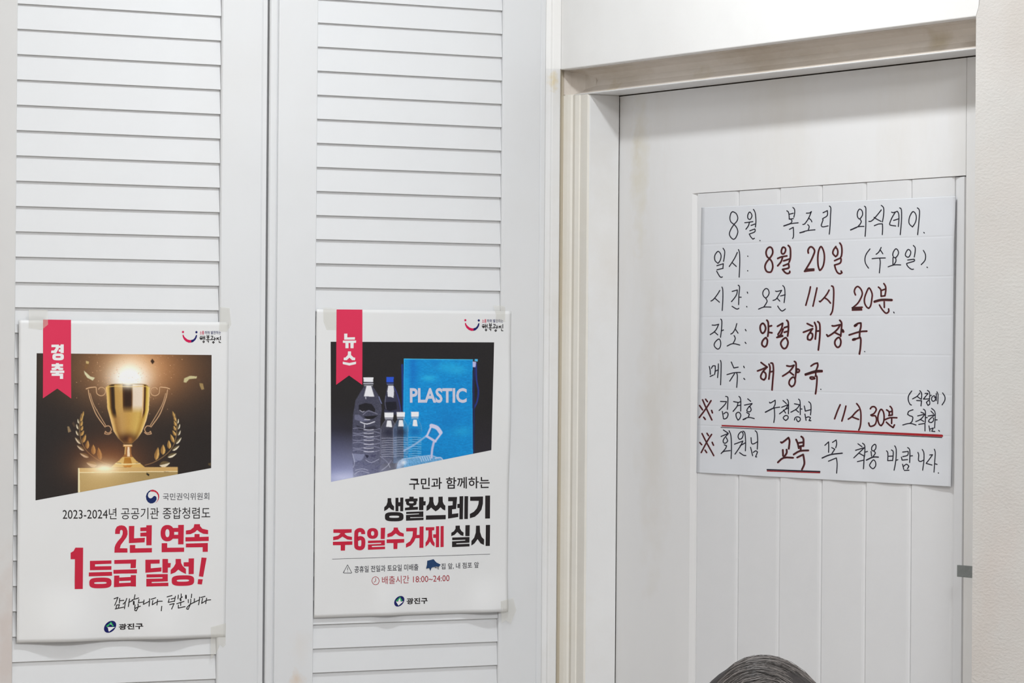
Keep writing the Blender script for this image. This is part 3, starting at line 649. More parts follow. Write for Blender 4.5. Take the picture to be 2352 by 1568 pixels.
# --- printed photograph of the bottles and the bag
def bottle_pic():
    P = Pic(757, 783, 1137, 1108, (31, 28, 29)); X, Y = P.X, P.Y
    g = np.clip((Y - 985) / 110, 0, 1) * np.clip((1000 - X) / 190, 0, 1) ** 0.8
    P.put(g ** 1.1, (182, 188, 222)); g2 = np.clip((Y - 930) / 90, 0, 1) * np.clip((900 - X) / 140, 0, 1); P.put(g2 * 0.35, (70, 75, 130))
    g3 = np.clip((Y - 950) / 90, 0, 1) * (X > 1084); P.put(g3 * 0.35, (50, 45, 65))
    K = (900, 810, 5.409)
    P.line(Q("130,150 135,400 140,720", *K), 4.5, (22, 50, 120)); P.line(Q("1045,130 1050,330 1075,470 1060,600 1020,690", *K), 3.6, (32, 50, 125))
    P.line(Q("1025,180 1015,400 1020,760 1015,1240", *K), 3.5, (28, 34, 82)); P.poly(Q("1003,108 1045,112 1038,180 1000,176", *K), (178, 178, 215))
    P.poly(Q("1030,78 1068,80 1062,108 1025,100", *K), (80, 180, 225))
    bag = Q("150,72 400,78 1005,82 998,400 1005,900 1008,1270 150,1560 140,800", *K); m = P.mask(bag).astype(float)
    P.put(m, (0, 132, 200)); P.A += (m * P.noise(11, 7, 2))[..., None] * np.array((0.3, 0.9, 0.8)); P.A += (m * P.noise(8, 14, 3))[..., None] * np.array((0.3, 0.9, 0.8))
    for cx, cy, sx, sy, c, a in ((985, 868, 12, 5, (60, 190, 228), .6), (1020, 842, 26, 9, (40, 175, 220), .5), (948, 850, 7, 35, (0, 100, 185), .6), (1052, 850, 15, 8, (60, 185, 225), .4), (1060, 990, 18, 8, (40, 170, 215), .5),
                                 (1030, 965, 22, 20, (0, 108, 180), .4), (1000, 835, 8, 10, (0, 105, 185), .4), (935, 910, 5, 60, (30, 160, 215), .5), (985, 1060, 35, 25, (0, 110, 175), .5)):
        P.glow(cx, cy, sx, sy, c, a * m)
    P.line(Q("155,76 400,80 1003,86", *K), 1.6, (70, 190, 232)); P.line(Q("155,80 150,500 148,900", *K), 1.3, (50, 175, 225)); P.line(Q("1000,90 995,500 1003,1250", *K), 1.0, (30, 160, 215))
    T = (800, 850, 6.273)
    def waves(x0, x1, y, amp, col, w, ph=1, a=0.8):
        P.line([(x0 + (x1 - x0) * k / 8, y + ph * amp * math.sin(math.pi * 2 * k / 8 + 0.4)) for k in range(9)], w, col, a)
    # big bottle
    bb = Q("225,235 350,235 405,310 455,400 485,560 465,700 462,1200 450,1500 70,1560 55,1000 70,640 105,430 170,320", *T); m = P.mask(bb)
    P.put(m, (88, 90, 116), 0.62); P.A += (m * P.noise(14, 3, 2))[..., None]
    P.glow(847, 905, 15, 14, (60, 60, 78), 0.7 * m)
    for t, c, a in (("150,500 250,470 340,490 390,560 380,610 300,570 210,600 150,570", (22, 20, 26), .9), ("225,665 430,650 360,700 270,708", (18, 17, 22), .95), ("90,640 160,640 230,700 300,730 200,740 90,710", (120, 122, 150), .6),
                    ("110,790 230,830 370,800 440,850 350,880 150,860", (28, 27, 38), .6), ("60,1200 240,1210 200,1290 80,1330", (140, 145, 175), .7), ("240,1215 300,1230 270,1270", (25, 25, 45), .8), ("300,1230 400,1210 380,1260", (60, 60, 90), .6)):
        P.poly(Q(t, *T), c, a * m)
    P.line(Q("175,745 270,775 380,740", *T), 2.0, (225, 225, 235)); P.line(Q("235,785 232,830", *T), 1.8, (220, 220, 230)); P.line(Q("235,708 310,712", *T), 1.5, (215, 215, 225))
    P.line(Q("165,575 205,600 230,590", *T), 1.3, (190, 190, 205)); P.line(Q("440,380 480,480", *T), 1.4, (130, 140, 190)); P.line(Q("215,640 290,585 420,630", *T), 1.4, (135, 135, 155)); P.line(Q("250,385 252,410", *T), 1.6, (210, 210, 220))
    for k, y in enumerate((985, 993, 1001, 1009, 1018, 1027, 1035)):
        waves(811, 872, y, 2.6, (172, 174, 198), 1.1, 1 if k % 2 else -1)
        P.line([(836, y + 1.6), (846, y + 2.4), (858, y + 1.2)], 1.3, (222, 222, 235))
    for t in ("60,1200 90,1330 70,1400", "250,1290 330,1330 440,1280", "100,1440 200,1420 280,1440", "90,1500 170,1450 300,1480", "460,1240 560,1320 600,1400", "480,1440 560,1380 620,1300"):
        P.line(Q(t, *T), 1.1, (205, 208, 228), 0.75)
    for t in ("110,1290 240,1360 330,1340", "330,1440 420,1400 500,1330", "90,1360 150,1300"):
        P.line(Q(t, *T), 1.2, (70, 72, 110), 0.6)
    P.poly(Q("262,225 328,225 375,380 225,376", *T), (222, 222, 226))
    P.line(Q("222,194 355,194", *T), 2.2, (200, 202, 215)); P.line(Q("228,222 350,222", *T), 1.4, (200, 202, 215)); P.poly(Q("217,102 360,102 357,168 220,168", *T), (226, 226, 230)); P.line(Q("222,168 355,170", *T), 1.0, (150, 152, 170))
    # blue capped bottle
    b2 = Q("565,210 645,210 690,300 740,430 760,600 750,640 520,640 515,480 540,330", *T); m = P.mask(b2)
    P.put(m, (52, 54, 84), 0.7); P.poly(Q("520,460 690,450 700,560 600,590 520,560", *T), (18, 17, 28), 0.85); P.line(Q("660,240 710,360 750,540 755,620", *T), 1.8, (52, 62, 150), 0.8); P.line(Q("540,370 530,470 545,560", *T), 1.2, (140, 142, 165), 0.7)
    P.poly(Q("575,222 650,222 658,300 652,400 620,385 570,382 562,300", *T), (214, 214, 220)); P.poly(Q("548,97 655,97 652,172 550,172", *T), (38, 80, 196)); P.line(Q("555,190 650,190", *T), 1.5, (60, 80, 160))
    P.line(Q("560,205 648,205", *T), 1.2, (150, 155, 180))
    # three small bottles
    for (cx, top, sc_, tint) in ((585, 610, 1.0, (105, 108, 135)), (755, 602, 0.92, (95, 125, 165)), (958, 598, 0.86, (60, 150, 200))):
        w = 66 * sc_
        b3 = Q(f"{cx-38*sc_},{top+90} {cx+38*sc_},{top+90} {cx+80*sc_},{top+170} {cx+115*sc_},{top+250} {cx+112*sc_},{top+720} {cx-115*sc_},{top+740} {cx-118*sc_},{top+250} {cx-80*sc_},{top+170}", *T); m = P.mask(b3)
        P.put(m, tint, 0.5 if cx < 900 else 0.3); P.A += (m * P.noise(12, 3, 2))[..., None]
        P.glow(800 + cx / 6.273, 850 + (top + 290) / 6.273, 9, 7, (24, 26, 46) if cx < 900 else (0, 90, 160), 0.7 * m)
        for k in range(9):
            y = 850 + (top + 370 + k * 33) / 6.273; hw = 16.5 * sc_
            P.line([(800 + cx / 6.273 - hw, y + (k % 2)), (800 + cx / 6.273, y - 0.6), (800 + cx / 6.273 + hw, y + 1 - (k % 2))], 0.9, (205, 210, 228), 0.75)
            P.line([(800 + cx / 6.273 - hw * .4, y + 2.2), (800 + cx / 6.273 + hw * .4, y + 2.2)], 1.1, (25, 40, 80), 0.5)
        P.line(Q(f"{cx-40*sc_},{top+95} {cx-100*sc_},{top+190} {cx-118*sc_},{top+280} {cx-116*sc_},{top+600}", *T), 0.9, (160, 165, 190), 0.7)
        P.line(Q(f"{cx+40*sc_},{top+95} {cx+100*sc_},{top+190} {cx+116*sc_},{top+280}", *T), 0.9, (160, 165, 190), 0.7)
        P.poly(Q(f"{cx-26*sc_},{top+115} {cx+30*sc_},{top+115} {cx+46*sc_},{top+208} {cx-40*sc_},{top+206}", *T), (224, 224, 228))
        P.line(Q(f"{cx-55*sc_},{top+88} {cx+55*sc_},{top+88}", *T), 1.6, (200, 203, 216)); P.poly(Q(f"{cx-w},{top} {cx+w},{top} {cx+w-4},{top+70} {cx-w+4},{top+70}", *T), (228, 228, 232)); P.line(Q(f"{cx-w+6},{top+74} {cx+w-6},{top+74}", *T), 0.9, (140, 142, 165))
    # lying bottle and carrier handle
    lb = Q("40,1500 70,1380 130,1310 300,1285 480,1265 560,1290 640,1330 600,1500 300,1560 60,1560", *K); P.poly(lb, (128, 168, 208), 0.75); P.A += (P.mask(lb) * P.noise(16, 4, 3))[..., None]
    P.glow(927, 1062, 5, 4, (225, 230, 240), 0.9); P.glow(916, 1068, 5, 7, (190, 200, 225), 0.7)
    for k in range(5): P.line(Q(f"{350+k*28},{1300-k*4} {372+k*28},{1350-k*4}", *K), 1.4, (205, 215, 235), 0.9)
    P.line(Q("70,1400 110,1330 300,1300 480,1275 560,1300", *K), 1.2, (200, 212, 232), 0.7); P.line(Q("540,1310 600,1300 630,1325", *K), 3.0, (185, 195, 225), 0.9)
    P.line(Q("150,1215 280,1140 430,1030", *K), 4.0, (160, 180, 215), 0.8)
    P.line(Q("520,1110 500,1200 492,1300", *K), 5.0, (182, 184, 216)); P.line(Q("430,1035 540,1100", *K), 5.4, (190, 190, 220)); P.line(Q("540,1095 612,1000", *K), 4.2, (196, 196, 224)); P.line(Q("440,1020 490,905", *K), 4.2, (200, 200, 228)); P.line(Q("490,905 560,930 605,990", *K), 9.0, (196, 196, 224))
    P.line(Q("470,1000 500,950", *K), 1.0, (90, 95, 140))
    P.glow(788, 1098, 26, 10, (205, 208, 230), 0.6)
    return P

# ------------------------------------------------------------------ poster 1
PG = 1.12
po1 = empty('poster', onY(280, 1476, -0.001)); tag(po1, 'white poster with a photo of a gold trophy cup, on the left louvred door', 'poster', 'municipal posters on the louvred doors')
C1 = [(43.5, 734.5), (525.5, 739.5), (518, 1462.5), (38.5, 1476)]
s1 = grid_sheet('poster_sheet', C1, 60, 80, sheet1, 'paper'); md = s1.modifiers.new('s', 'SOLIDIFY'); md.thickness = 0.00025; md.offset = -1
K1 = []
K1.append(picture('printed_photo', trophy_pic(), [(84, 811), (485.8, 815), (485, 1074.6), (81.6, 1148.8)], sheet1, None, PG))
def ink1(name, m, lift=0.0002, sheetf=sheet1, bag=None):
    i = Ink(); i._b = (name, sheetf, m, lift, bag); return i
def done(i, gap=None):
    n, f, m, l, bag = i._b
    if gap is None:
        o = i.build(n, f, m, l, None); bag.append(o); return o
    iv = sorted((min(i.V[k][0] for k in fc), max(i.V[k][0] for k in fc), q) for q, fc in enumerate(i.F))
    groups = []; hi = -1e9
    for a_, b_, q in iv:
        if a_ > hi + gap: groups.append([])
        groups[-1].append(q); hi = max(hi, b_)
    res = []
    for g_ in groups:
        j = Ink(); mp_ = {}
        for q in g_:
            fc = []
            for k in i.F[q]:
                if k not in mp_: mp_[k] = len(j.V); j.V.append(i.V[k])
                fc.append(mp_[k])
            j.F.append(tuple(fc))
        o = j.build(n, f, m, l, None); bag.append(o); res.append(o)
    return res
i = ink1('ribbon_print', 'banner', 0.00024, bag=K1); i.band([(98.9, 733.6), (98.3, 914.5)], [(131, 734), (131.5, 892)]); i.band([(131, 734), (131.5, 892)], [(162.9, 734.3), (163.6, 915)]); done(i)
i = ink1('lettering', 'white', 0.00034, bag=K1)
o_ = (90, 770, 13.07)
i.fills("365,278 590,275 585,390 510,530 355,530 360,455 440,450 490,390 490,352 365,355;640,270 735,270 735,530 640,530 640,495 582,490 585,425 640,415 640,380 585,375 590,310 640,305", *o_)
i.ring(90 + 567 / 13.07, 770 + 645 / 13.07, 172 / 13.07, 103 / 13.07, 76 / 13.07, 24 / 13.07, ex=3.2)
i.fills("500,832 590,832 592,860 715,862 715,935 600,940 640,965 718,970 718,1040 600,1040 545,1005 490,1040 370,1040 370,972 450,965 495,935 370,935 370,862 498,862;333,1055 752,1055 752,1125 590,1130 595,1145 718,1148 718,1305 620,1305 620,1215 370,1215 370,1148 495,1145 495,1130 333,1125", *o_)
done(i)
i = ink1('lettering', 'red', bag=K1); o_ = (250, 1195, 9.6)
i.fills("135,295 140,200 175,135 230,110 280,105 340,118 385,160 408,230 410,300 385,370 320,460 260,540 240,610 405,612 408,705 120,708 125,590 145,530 190,460 270,370 300,300 305,240 290,210 265,205 245,225 238,295;440,120 560,118 552,392 795,380 785,480 440,498;825,105 948,103 940,545 825,545 825,348 692,350 692,270 825,262 825,232 692,235 692,155 825,148;460,540 580,538 578,612 950,605 948,702 460,712;1530,98 1655,95 1648,525 1530,525 1530,400 1400,402 1400,315 1530,313 1530,250 1400,250 1400,165 1530,162;1165,500 1288,498 1288,600 1662,596 1660,690 1165,698;1885,80 2008,80 2010,120 2060,180 2187,210 2187,300 2080,290 2000,250 1948,208 1900,255 1800,300 1700,305 1700,220 1800,205 1870,150;1890,298 2000,298 2000,362 2200,355 2200,450 1690,460 1690,368 1888,364;1700,508 2182,495 2180,688 2068,690 2068,588 1700,592", *o_)
i.ring(250 + 1292 / 9.6, 1195 + 278 / 9.6, 150 / 9.6, 180 / 9.6, 46 / 9.6, 88 / 9.6, ex=2.3); done(i)
i = ink1('lettering', 'red', bag=K1)
o_ = (150, 1250, 6.857)
i.fills("160,50 282,50 272,700 145,702 152,232 85,232 85,130 130,105;388,258 725,250 725,302 468,312 468,345 725,340 725,398 388,405;370,440 735,430 735,492 370,502;770,245 1115,235 1108,370 1025,372 1028,300 770,305;757,400 1127,390 1127,455 757,460;768,490 850,488 845,668 765,672;1030,482 1112,482 1112,662 1028,660;850,520 1030,510 1030,568 850,575;846,608 1030,600 1030,657 846,667;1260,240 1487,238 1485,300 1345,302 1345,375 1515,360 1512,425 1260,445;1530,228 1618,228 1618,292 1662,292 1655,362 1616,365 1614,445 1530,445;1278,470 1614,465 1614,580 1360,590 1360,608 1622,600 1622,655 1275,662 1275,540 1530,535 1530,515 1278,520;1738,228 1822,228 1825,290 1850,340 1900,385 1900,465 1830,430 1780,395 1730,440 1658,468 1660,400 1710,350 1738,300;1942,220 2028,218 2022,465 1942,468 1942,348 1865,345 1865,280 1942,278;2145,205 2225,210 2170,510 2103,500;2092,545 2165,548 2150,630 2082,622", *o_)
i.ring(150 + 552 / 6.857, 1250 + 605 / 6.857, 175 / 6.857, 84 / 6.857, 98 / 6.857, 15 / 6.857, ex=3.2, sk=-0.02)
i.ring(150 + 1852 / 6.857, 1250 + 568 / 6.857, 177 / 6.857, 83 / 6.857, 96 / 6.857, 17 / 6.857, ex=3.2, sk=-0.02)
done(i)
i = ink1('lettering', 'grey', bag=K1)
i.text('국민권익위원회', (373.9, 1132.4), (480.5, 1131.0), (373.9, 1148.6)); done(i)
i = ink1('lettering', 'black', bag=K1)
i.text('2023-2024년 공공기관 종합청렴도', (143.9, 1166.8), (482.7, 1164.2), (143.9, 1193.2), 0.0); done(i)
i = ink1('lettering', 'black', bag=K1)
i.text('광진구', (272.9, 1432.4), (327.6, 1430.0), (272.9, 1446.2), 0.028); done(i)
i = ink1('lettering', 'black', bag=K1)
CUR = "115,188 200,158 165,250 130,330;240,180 232,285;238,232 330,222;172,328 160,400;172,328 232,318 215,380;140,412 330,372;395,180 370,250 315,305;365,250 355,340 345,410;455,190 445,270 430,360;440,268 520,228;575,100 560,180;510,215 655,170;660,205 648,275 770,255;575,325 568,392;640,305 642,370 600,455 568,440 585,395 690,350;770,215 755,310 890,240;890,185 885,260 875,350;920,200 1025,165;960,225 945,320 1060,250 1165,240;1065,205 1045,325;1150,350 1135,450;1275,145 1385,115;1320,190 1295,265 1425,240;1360,195 1440,170;1460,130 1435,245;1325,315 1425,290 1395,350 1365,410;1525,105 1515,190;1590,80 1590,150;1580,170 1615,145;1485,295 1650,245;1575,265 1570,335;1520,325 1515,390 1670,360;1825,85 1815,165;1745,205 1745,275;1800,195 1795,290 1740,420 1705,410 1720,370 1790,310 1880,265 2000,210;1885,185 1880,270;2000,150 1992,240 1975,320;2025,160 2120,135;2065,180 2045,290 2150,225 2245,210;2155,175 2135,295"
i.strokes(CUR, 250, 1355, 9.6, 2.1); i.strokes("548,250 548,310;1695,115 1695,175;1568,185 1575,225", 250, 1355, 9.6, 3.8)
LOGO = "1075,535 1150,535;1050,600 1175,600;1112,610 1150,640 1112,678 1075,640 1112,610;1205,520 1205,690;1280,520 1280,690;1205,600 1280,600;1228,735 1265,775 1228,815 1192,775 1228,735;1385,480 1385,600 1460,600 1460,480;1385,545 1460,545;1420,600 1420,670;1345,680 1490,680;1380,740 1450,740 1445,805;1560,520 1640,525 1640,600;1595,600 1590,665;1525,685 1690,670;1720,570 1720,720;1720,640 1775,650;1665,760 1705,800 1665,840 1625,800 1665,760;1805,610 1920,600;1865,610 1810,690;1865,640 1920,690;1985,525 1985,690;1925,745 1930,805 1995,810"
def smile(K, sheetf, ox, oy):
    j = ink1('logo_print', 'pink', bag=K, sheetf=sheetf); j.disc((ox + 298 / 19.6, oy + 335 / 19.6), 2.5, 16)
    j.fills("275,465 290,560 350,680 450,770 560,815 665,812 665,697 600,700 500,670 410,600 350,530 320,460", ox, oy, 19.6)
    j.text('소통', (ox + 1050 / 19.6, oy + 290 / 19.6), (ox + 1250 / 19.6, oy + 290 / 19.6), (ox + 1050 / 19.6, oy + 460 / 19.6), 0.01); done(j)
    j = ink1('logo_print', 'navy', bag=K, sheetf=sheetf); j.disc((ox + 903 / 19.6, oy + 345 / 19.6), 2.6, 16)
    j.fills("665,812 750,790 850,700 910,600 935,490 905,460 870,500 830,600 760,670 665,697", ox, oy, 19.6)
    j.text('하며 발전하는', (ox + 1275 / 19.6, oy + 290 / 19.6), (ox + 2005 / 19.6, oy + 290 / 19.6), (ox + 1275 / 19.6, oy + 440 / 19.6), 0.01); done(j)
    j = ink1('logo_print', 'black', bag=K, sheetf=sheetf); j.strokes(LOGO, ox, oy, 19.6, 1.75, sm=False); done(j)
done(i); smile(K1, sheet1, 405, 745)
def emblem(K, sheetf, cx, cy, s_):
    def T(t): return [[(cx + (x - 1980) / 7.84 * s_, cy + (y - 462) / 7.84 * s_) for x, y in p] for p in parse(t)]
    j = ink1('emblem_print', 'navy', bag=K, sheetf=sheetf); j.ell(cx, cy, 16.2 * s_, 11.6 * s_, -0.72); done(j)
    j = ink1('emblem_print', 'white', 0.0003, bag=K, sheetf=sheetf)
    for p in T("1905,468 2072,466 1962,550;1955,466 1975,420 2000,402 2012,466"): j.poly(p)
    done(j)
    j = ink1('emblem_print', 'green', 0.00036, bag=K, sheetf=sheetf)
    for p in T("1900,455 1955,415 1998,372 2048,450 2022,456 1998,398 1970,425 1945,458"): j.poly(p)
    done(j)
emblem(K1, sheet1, 252.6, 1438.9, 1.0)
i = ink1('emblem_print', 'navy2', bag=K1)
i.fills("340,130 280,165 225,230 197,320 210,410 255,490 330,532 400,528 470,490 515,420 515,350 480,308 435,310 395,350 360,378 315,380 270,345 255,290 275,220 330,172", 320, 1115, 13.07); done(i)
i = ink1('emblem_print', 'red', bag=K1)
i.fills("340,130 400,118 480,140 550,195 590,270 595,350 570,430 520,495 480,530 540,450 565,360 555,280 510,215 450,180 380,175 330,172", 320, 1115, 13.07); done(i)
keep(po1, s1, *K1)

# ------------------------------------------------------------------ poster 2
po2 = empty('poster', onY(943, 1416, -0.001)); tag(po2, 'white poster showing clear bottles and a blue bag, on the right louvred door', 'poster', 'municipal posters on the louvred doors')
C2 = [(727, 709.5), (1174.5, 714), (1164.4, 1403.6), (721.2, 1418.8)]
s2 = grid_sheet('poster_sheet', C2, 60, 80, sheet2, 'paper'); md = s2.modifiers.new('s', 'SOLIDIFY'); md.thickness = 0.00025; md.offset = -1
K2 = []
K2.append(picture('printed_photo', bottle_pic(), [(759.5, 784.6), (1134.7, 786), (1128.7, 1033.4), (760.3, 1106.3)], sheet2, None, PG))
def ink2(n, m, l=0.0002): return ink1(n, m, l, sheet2, K2)
i = ink2('ribbon_print', 'banner', 0.00024); i.band([(772.8, 710.3), (771.8, 883.5)], [(802.5, 710.5), (801.5, 862)]); i.band([(802.5, 710.5), (801.5, 862)], [(832.2, 710.8), (831.8, 883.5)]); done(i)
i = ink2('lettering', 'white', 0.00034)
i.fills("395,250 510,250 505,385 780,378 780,465 395,468;350,500 825,498 820,580 735,585 730,775 620,775 620,585 550,585 550,775 440,775 440,585 348,580;530,890 640,890 640,1020 735,1110 790,1115 785,1205 680,1205 583,1115 490,1205 380,1205 380,1115 440,1110 525,1020;345,1260 583,1305 820,1258 820,1345 583,1400 345,1345", 765, 750, 15.68); done(i)
i = ink2('lettering', 'lav', 0.0003)
i.text('PLASTIC', (941.2, 890.6), (1071.8, 890.8), (941.2, 924.8), 0.032); done(i)
i = ink2('lettering', 'black')
o_ = (870, 1130, 8.711)
i.fills("175,118 248,118 248,180 265,240 305,285 303,365 250,345 208,305 160,350 105,378 108,300 150,260 172,200;333,112 393,110 393,200 428,200 428,108 492,106 488,380 428,380 428,280 393,280 393,380 333,380;612,90 698,90 698,125 778,125 775,180 528,188 530,135 612,128;612,260 690,257 690,295 785,292 783,348 523,362 525,312 612,300;808,97 897,97 897,180 940,180 935,262 895,265 893,358 805,360;548,395 893,382 893,495 630,500 630,517 898,508 895,555 545,570 545,455 805,440 805,425 548,435;1010,97 1090,95 1092,190 1110,250 1138,275 1170,250 1192,190 1192,90 1278,88 1280,190 1300,240 1332,270 1330,365 1280,345 1235,300 1190,350 1138,382 1090,345 1048,305 1005,350 955,375 957,280 995,235 1010,180;945,465 1340,455 1338,540 943,550;1388,97 1565,95 1545,335 1465,342 1465,435 1590,420 1587,495 1385,528 1385,270 1475,262 1478,180 1388,180;1613,82 1688,78 1680,540 1610,540 1612,315 1570,315 1570,235 1613,232;1712,80 1785,78 1780,535 1708,535;1825,90 2083,85 2080,230 2050,350 1990,430 1920,490 1820,520 1818,435 1900,390 1960,320 1990,240 1998,172 1825,172;2128,68 2225,66 2222,525 2125,527", *o_)
i.ring(870 + 308 / 8.711, 1130 + 490 / 8.711, 187 / 8.711, 92 / 8.711, 100 / 8.711, 22 / 8.711, ex=3.2)
i.ring(870 + 652 / 8.711, 1130 + 202 / 8.711, 106 / 8.711, 68 / 8.711, 47 / 8.711, 20 / 8.711, ex=3.0)
done(i); i = ink2('lettering', 'black'); o_ = (755, 1200, 6.109)
i.fills("1778,42 1838,40 1840,80 1860,115 1892,140 1888,185 1850,175 1803,130 1765,170 1718,188 1720,140 1755,120 1778,85;1917,35 1978,33 1975,188 1915,188;1732,208 1975,200 1973,280 1790,288 1790,302 1975,295 1975,332 1730,342 1730,262 1915,250 1915,238 1732,245;2065,42 2118,40 2122,130 2145,200 2180,235 2178,312 2130,290 2088,230 2045,290 2000,320 2002,255 2040,210 2062,140;2203,32 2263,30 2260,325 2200,326", *o_)
done(i); i = ink2('lettering', 'black')
i.text('구민과 함께하는', (939.8, 1097.2), (1124.5, 1093.6), (939.8, 1124.2), 0.012)
done(i); i = ink2('lettering', 'black')
i.text('광진구', (933.6, 1373.2), (982, 1371.6), (933.6, 1387.4), 0.028)
done(i)
i = ink2('lettering', 'red')
i.fills("65,93 322,90 320,138 235,145 220,155 260,185 327,200 325,242 260,235 192,195 130,235 62,245 62,198 130,182 165,150 140,142 65,142;58,268 332,260 330,310 230,312 228,390 168,392 168,315 58,315;730,72 792,70 785,228 728,228;550,252 787,245 787,318 605,325 605,342 790,335 790,370 550,380 550,305 735,295 735,280 550,288;912,68 970,68 972,90 1000,130 1053,152 1053,195 990,185 940,150 890,190 822,205 822,158 875,135 908,100;812,235 1060,228 1058,278 965,285 962,368 908,370 908,285 812,285;1087,73 1240,70 1235,175 1200,260 1150,320 1083,350 1083,298 1140,260 1175,190 1182,120 1087,122;1225,172 1275,170 1275,215 1215,218;1275,55 1332,52 1328,352 1272,353;1360,65 1483,62 1480,105 1450,110 1452,200 1465,250 1485,285 1483,332 1450,310 1420,265 1395,305 1357,335 1358,280 1385,240 1398,190 1400,108 1362,108;1465,163 1507,162 1507,213 1465,212;1505,50 1550,48 1548,342 1502,345;1570,48 1613,45 1612,340 1567,342", *o_)
i.ring(755 + 615 / 6.109, 1200 + 150 / 6.109, 77 / 6.109, 75 / 6.109, 22 / 6.109, 32 / 6.109, ex=2.4)
for p in parse("482,160 480,130 462,108 432,102 400,115 386,150 385,320 402,350 435,358 466,350 482,320 484,250 466,222 435,216 400,232", *o_): i.line(p, 9.2, caps=False)
done(i)
i = ink2('lettering', 'grey')
i.text('공휴일 전일과 토요일 미배출', (814.1, 1299.8), (960.7, 1294.2), (814.1, 1315.0), 0.01)
done(i); i = ink2('lettering', 'grey')
i.text('내 집 앞, 내 점포 앞', (998.5, 1294.2), (1099.9, 1289.8), (998.5, 1308.6), 0.01)
done(i); i = ink2('rule_line', 'grey')
i.line([(763.2, 1283.5), (1125.2, 1272.2)], 0.9, sm=False)
done(i); i = ink2('warning_symbol', 'grey')
i.strokes("130,155 200,282 192,290 70,290 62,282 130,155;130,200 130,242;130,266 131,268", 780, 1275, 7.127, 1.15, sm=False)
done(i)
i = ink2('lettering', 'dkred')
i.text('배출시간 18:00~24:00', (877.2, 1323.0), (1032.3, 1317.2), (877.2, 1341.2), 0.0); done(i); i = ink2('clock_symbol', 'dkred')
i.ring(780 + 588 / 7.127, 1275 + 415 / 7.127, 8.6, 9.7, 7.4, 8.5, ex=2); i.strokes("590,375 592,418 563,440", 780, 1275, 7.127, 1.2, sm=False); done(i)
smile(K2, sheet2, 1053.4, 718.0)
emblem(K2, sheet2, 915.8, 1380.2, 0.88)
keep(po2, s2, *K2)

# ------------------------------------------------------------------ scrap and clear tapes
def patch(name, pts, mapf, lift, m, th=0.0002):
    k = len(pts); V = [mapf(x, y, lift) for x, y in pts] + [mapf(x, y, lift + th) for x, y in pts]
    F = [tuple(range(k))[::-1], tuple(range(k, 2 * k))] + [(i_, (i_ + 1) % k, k + (i_ + 1) % k, k + i_) for i_ in range(k)]
    return fixn(mesh(name, V, F, m))
sc = patch('paper_scrap', parse("1432,88 1535,62 1560,95 1585,118 1650,150 1625,182 1560,185 1505,198 1490,225 1482,252 1470,220 1460,205 1412,217 1428,150", 780, 1275, 7.127)[0], sheet2, 0.0004, 'bluetape', 0.0004)
tag(sc, 'small torn scrap of dark blue paper stuck on the bottle poster text', 'paper scrap')
def tape(pts, mapf, label, lift=0.0005):
    o = patch('clear_tape', pts, mapf, lift, 'tape', 0.0001); tag(o, label, 'tape', 'clear tape pieces holding the posters'); return o
tape([(66, 711), (109, 712), (110, 745), (96, 757), (66, 753)], sheet1, 'clear glossy tape at the top left of the trophy poster')
tape([(506, 705), (527, 707), (531, 745), (520, 762), (503, 760)], sheet1, 'clear tape strip at the top right corner of the trophy poster')
tape([(484, 1440), (519, 1430), (518, 1480), (512, 1486), (505, 1480), (500, 1492), (484, 1514)], sheet1, 'torn yellowed tape at the bottom right corner of the trophy poster')
tape([(742, 706), (772, 707), (772, 757), (750, 757), (743, 738)], sheet2, 'yellowish clear tape left of the red ribbon on the bottle poster')
tape([(1133, 702), (1150, 701), (1160, 705), (1160, 738), (1138, 738), (1139, 722)], sheet2, 'creased clear tape at the top right corner of the bottle poster')
tape([(1146, 1380), (1177, 1372), (1184, 1400), (1170, 1432), (1158, 1424), (1147, 1430)], sheet2, 'clear tape at the bottom right corner of the bottle poster')

# ------------------------------------------------------------------ handwritten notice on the door
CN = [(1611, 476.5), (2195.5, 450.5), (2187.5, 1117.5), (1599.5, 1085)]
seam = [(1602.5, 562, 2190, 542), (1601, 644.5, 2184, 634.3), (1601, 728.3, 2187, 724), (1601, 810.5, 2180, 816), (1597, 893.3, 2180, 907.5), (1592, 976, 2180, 1001.5)]
def dispn(x, y):
    d = 0.2 * math.sin(x / 47.0) * math.sin(y / 71.0)
    for (xa_, ya_, xb2, yb2) in seam:
        ys = ya_ + (yb2 - ya_) * (x - xa_) / (xb2 - xa_)
        d -= 0.28 * math.exp(-((y - ys) / 1.1) ** 2)
    d += 2.2 * sstep(2120, 2196, x) * (0.35 + 0.65 * sstep(470, 560, y)) + 1.4 * sstep(1040, 1110, y) * abs(math.sin((x - 1600) / 100.0 * math.pi))
    return d / 1000
def sheetn(x, y, lift):
    p = onX(x, y, XD + REC - 0.0006); k = REC * 0.8 * max(0.0, 1 - (ztop - p.z) / 0.25)   # the planks lean out slightly at the top
    p = onX(x, y, XD + REC - 0.0006 - k)
    return (p.x - dispn(x, y) - lift, p.y, p.z)
nt_ = empty('notice', onX(1895, 1100, XD)); tag(nt_, 'large white handwritten notice sheet on the plank panel of the door', 'notice')
# rows refined round the creases
rows = sorted(set([k / 60 for k in range(61)] + [max(0, min(1, ((sa[1] + sa[3]) / 2 - 463.5) / (1101 - 463.5) + e / 640)) for sa in seam for e in (-24, -18, -14, -11, -9, -7, -5, -3, -2, -1, 0, 1, 2, 3, 5, 7, 9, 11, 14, 18, 24)]))
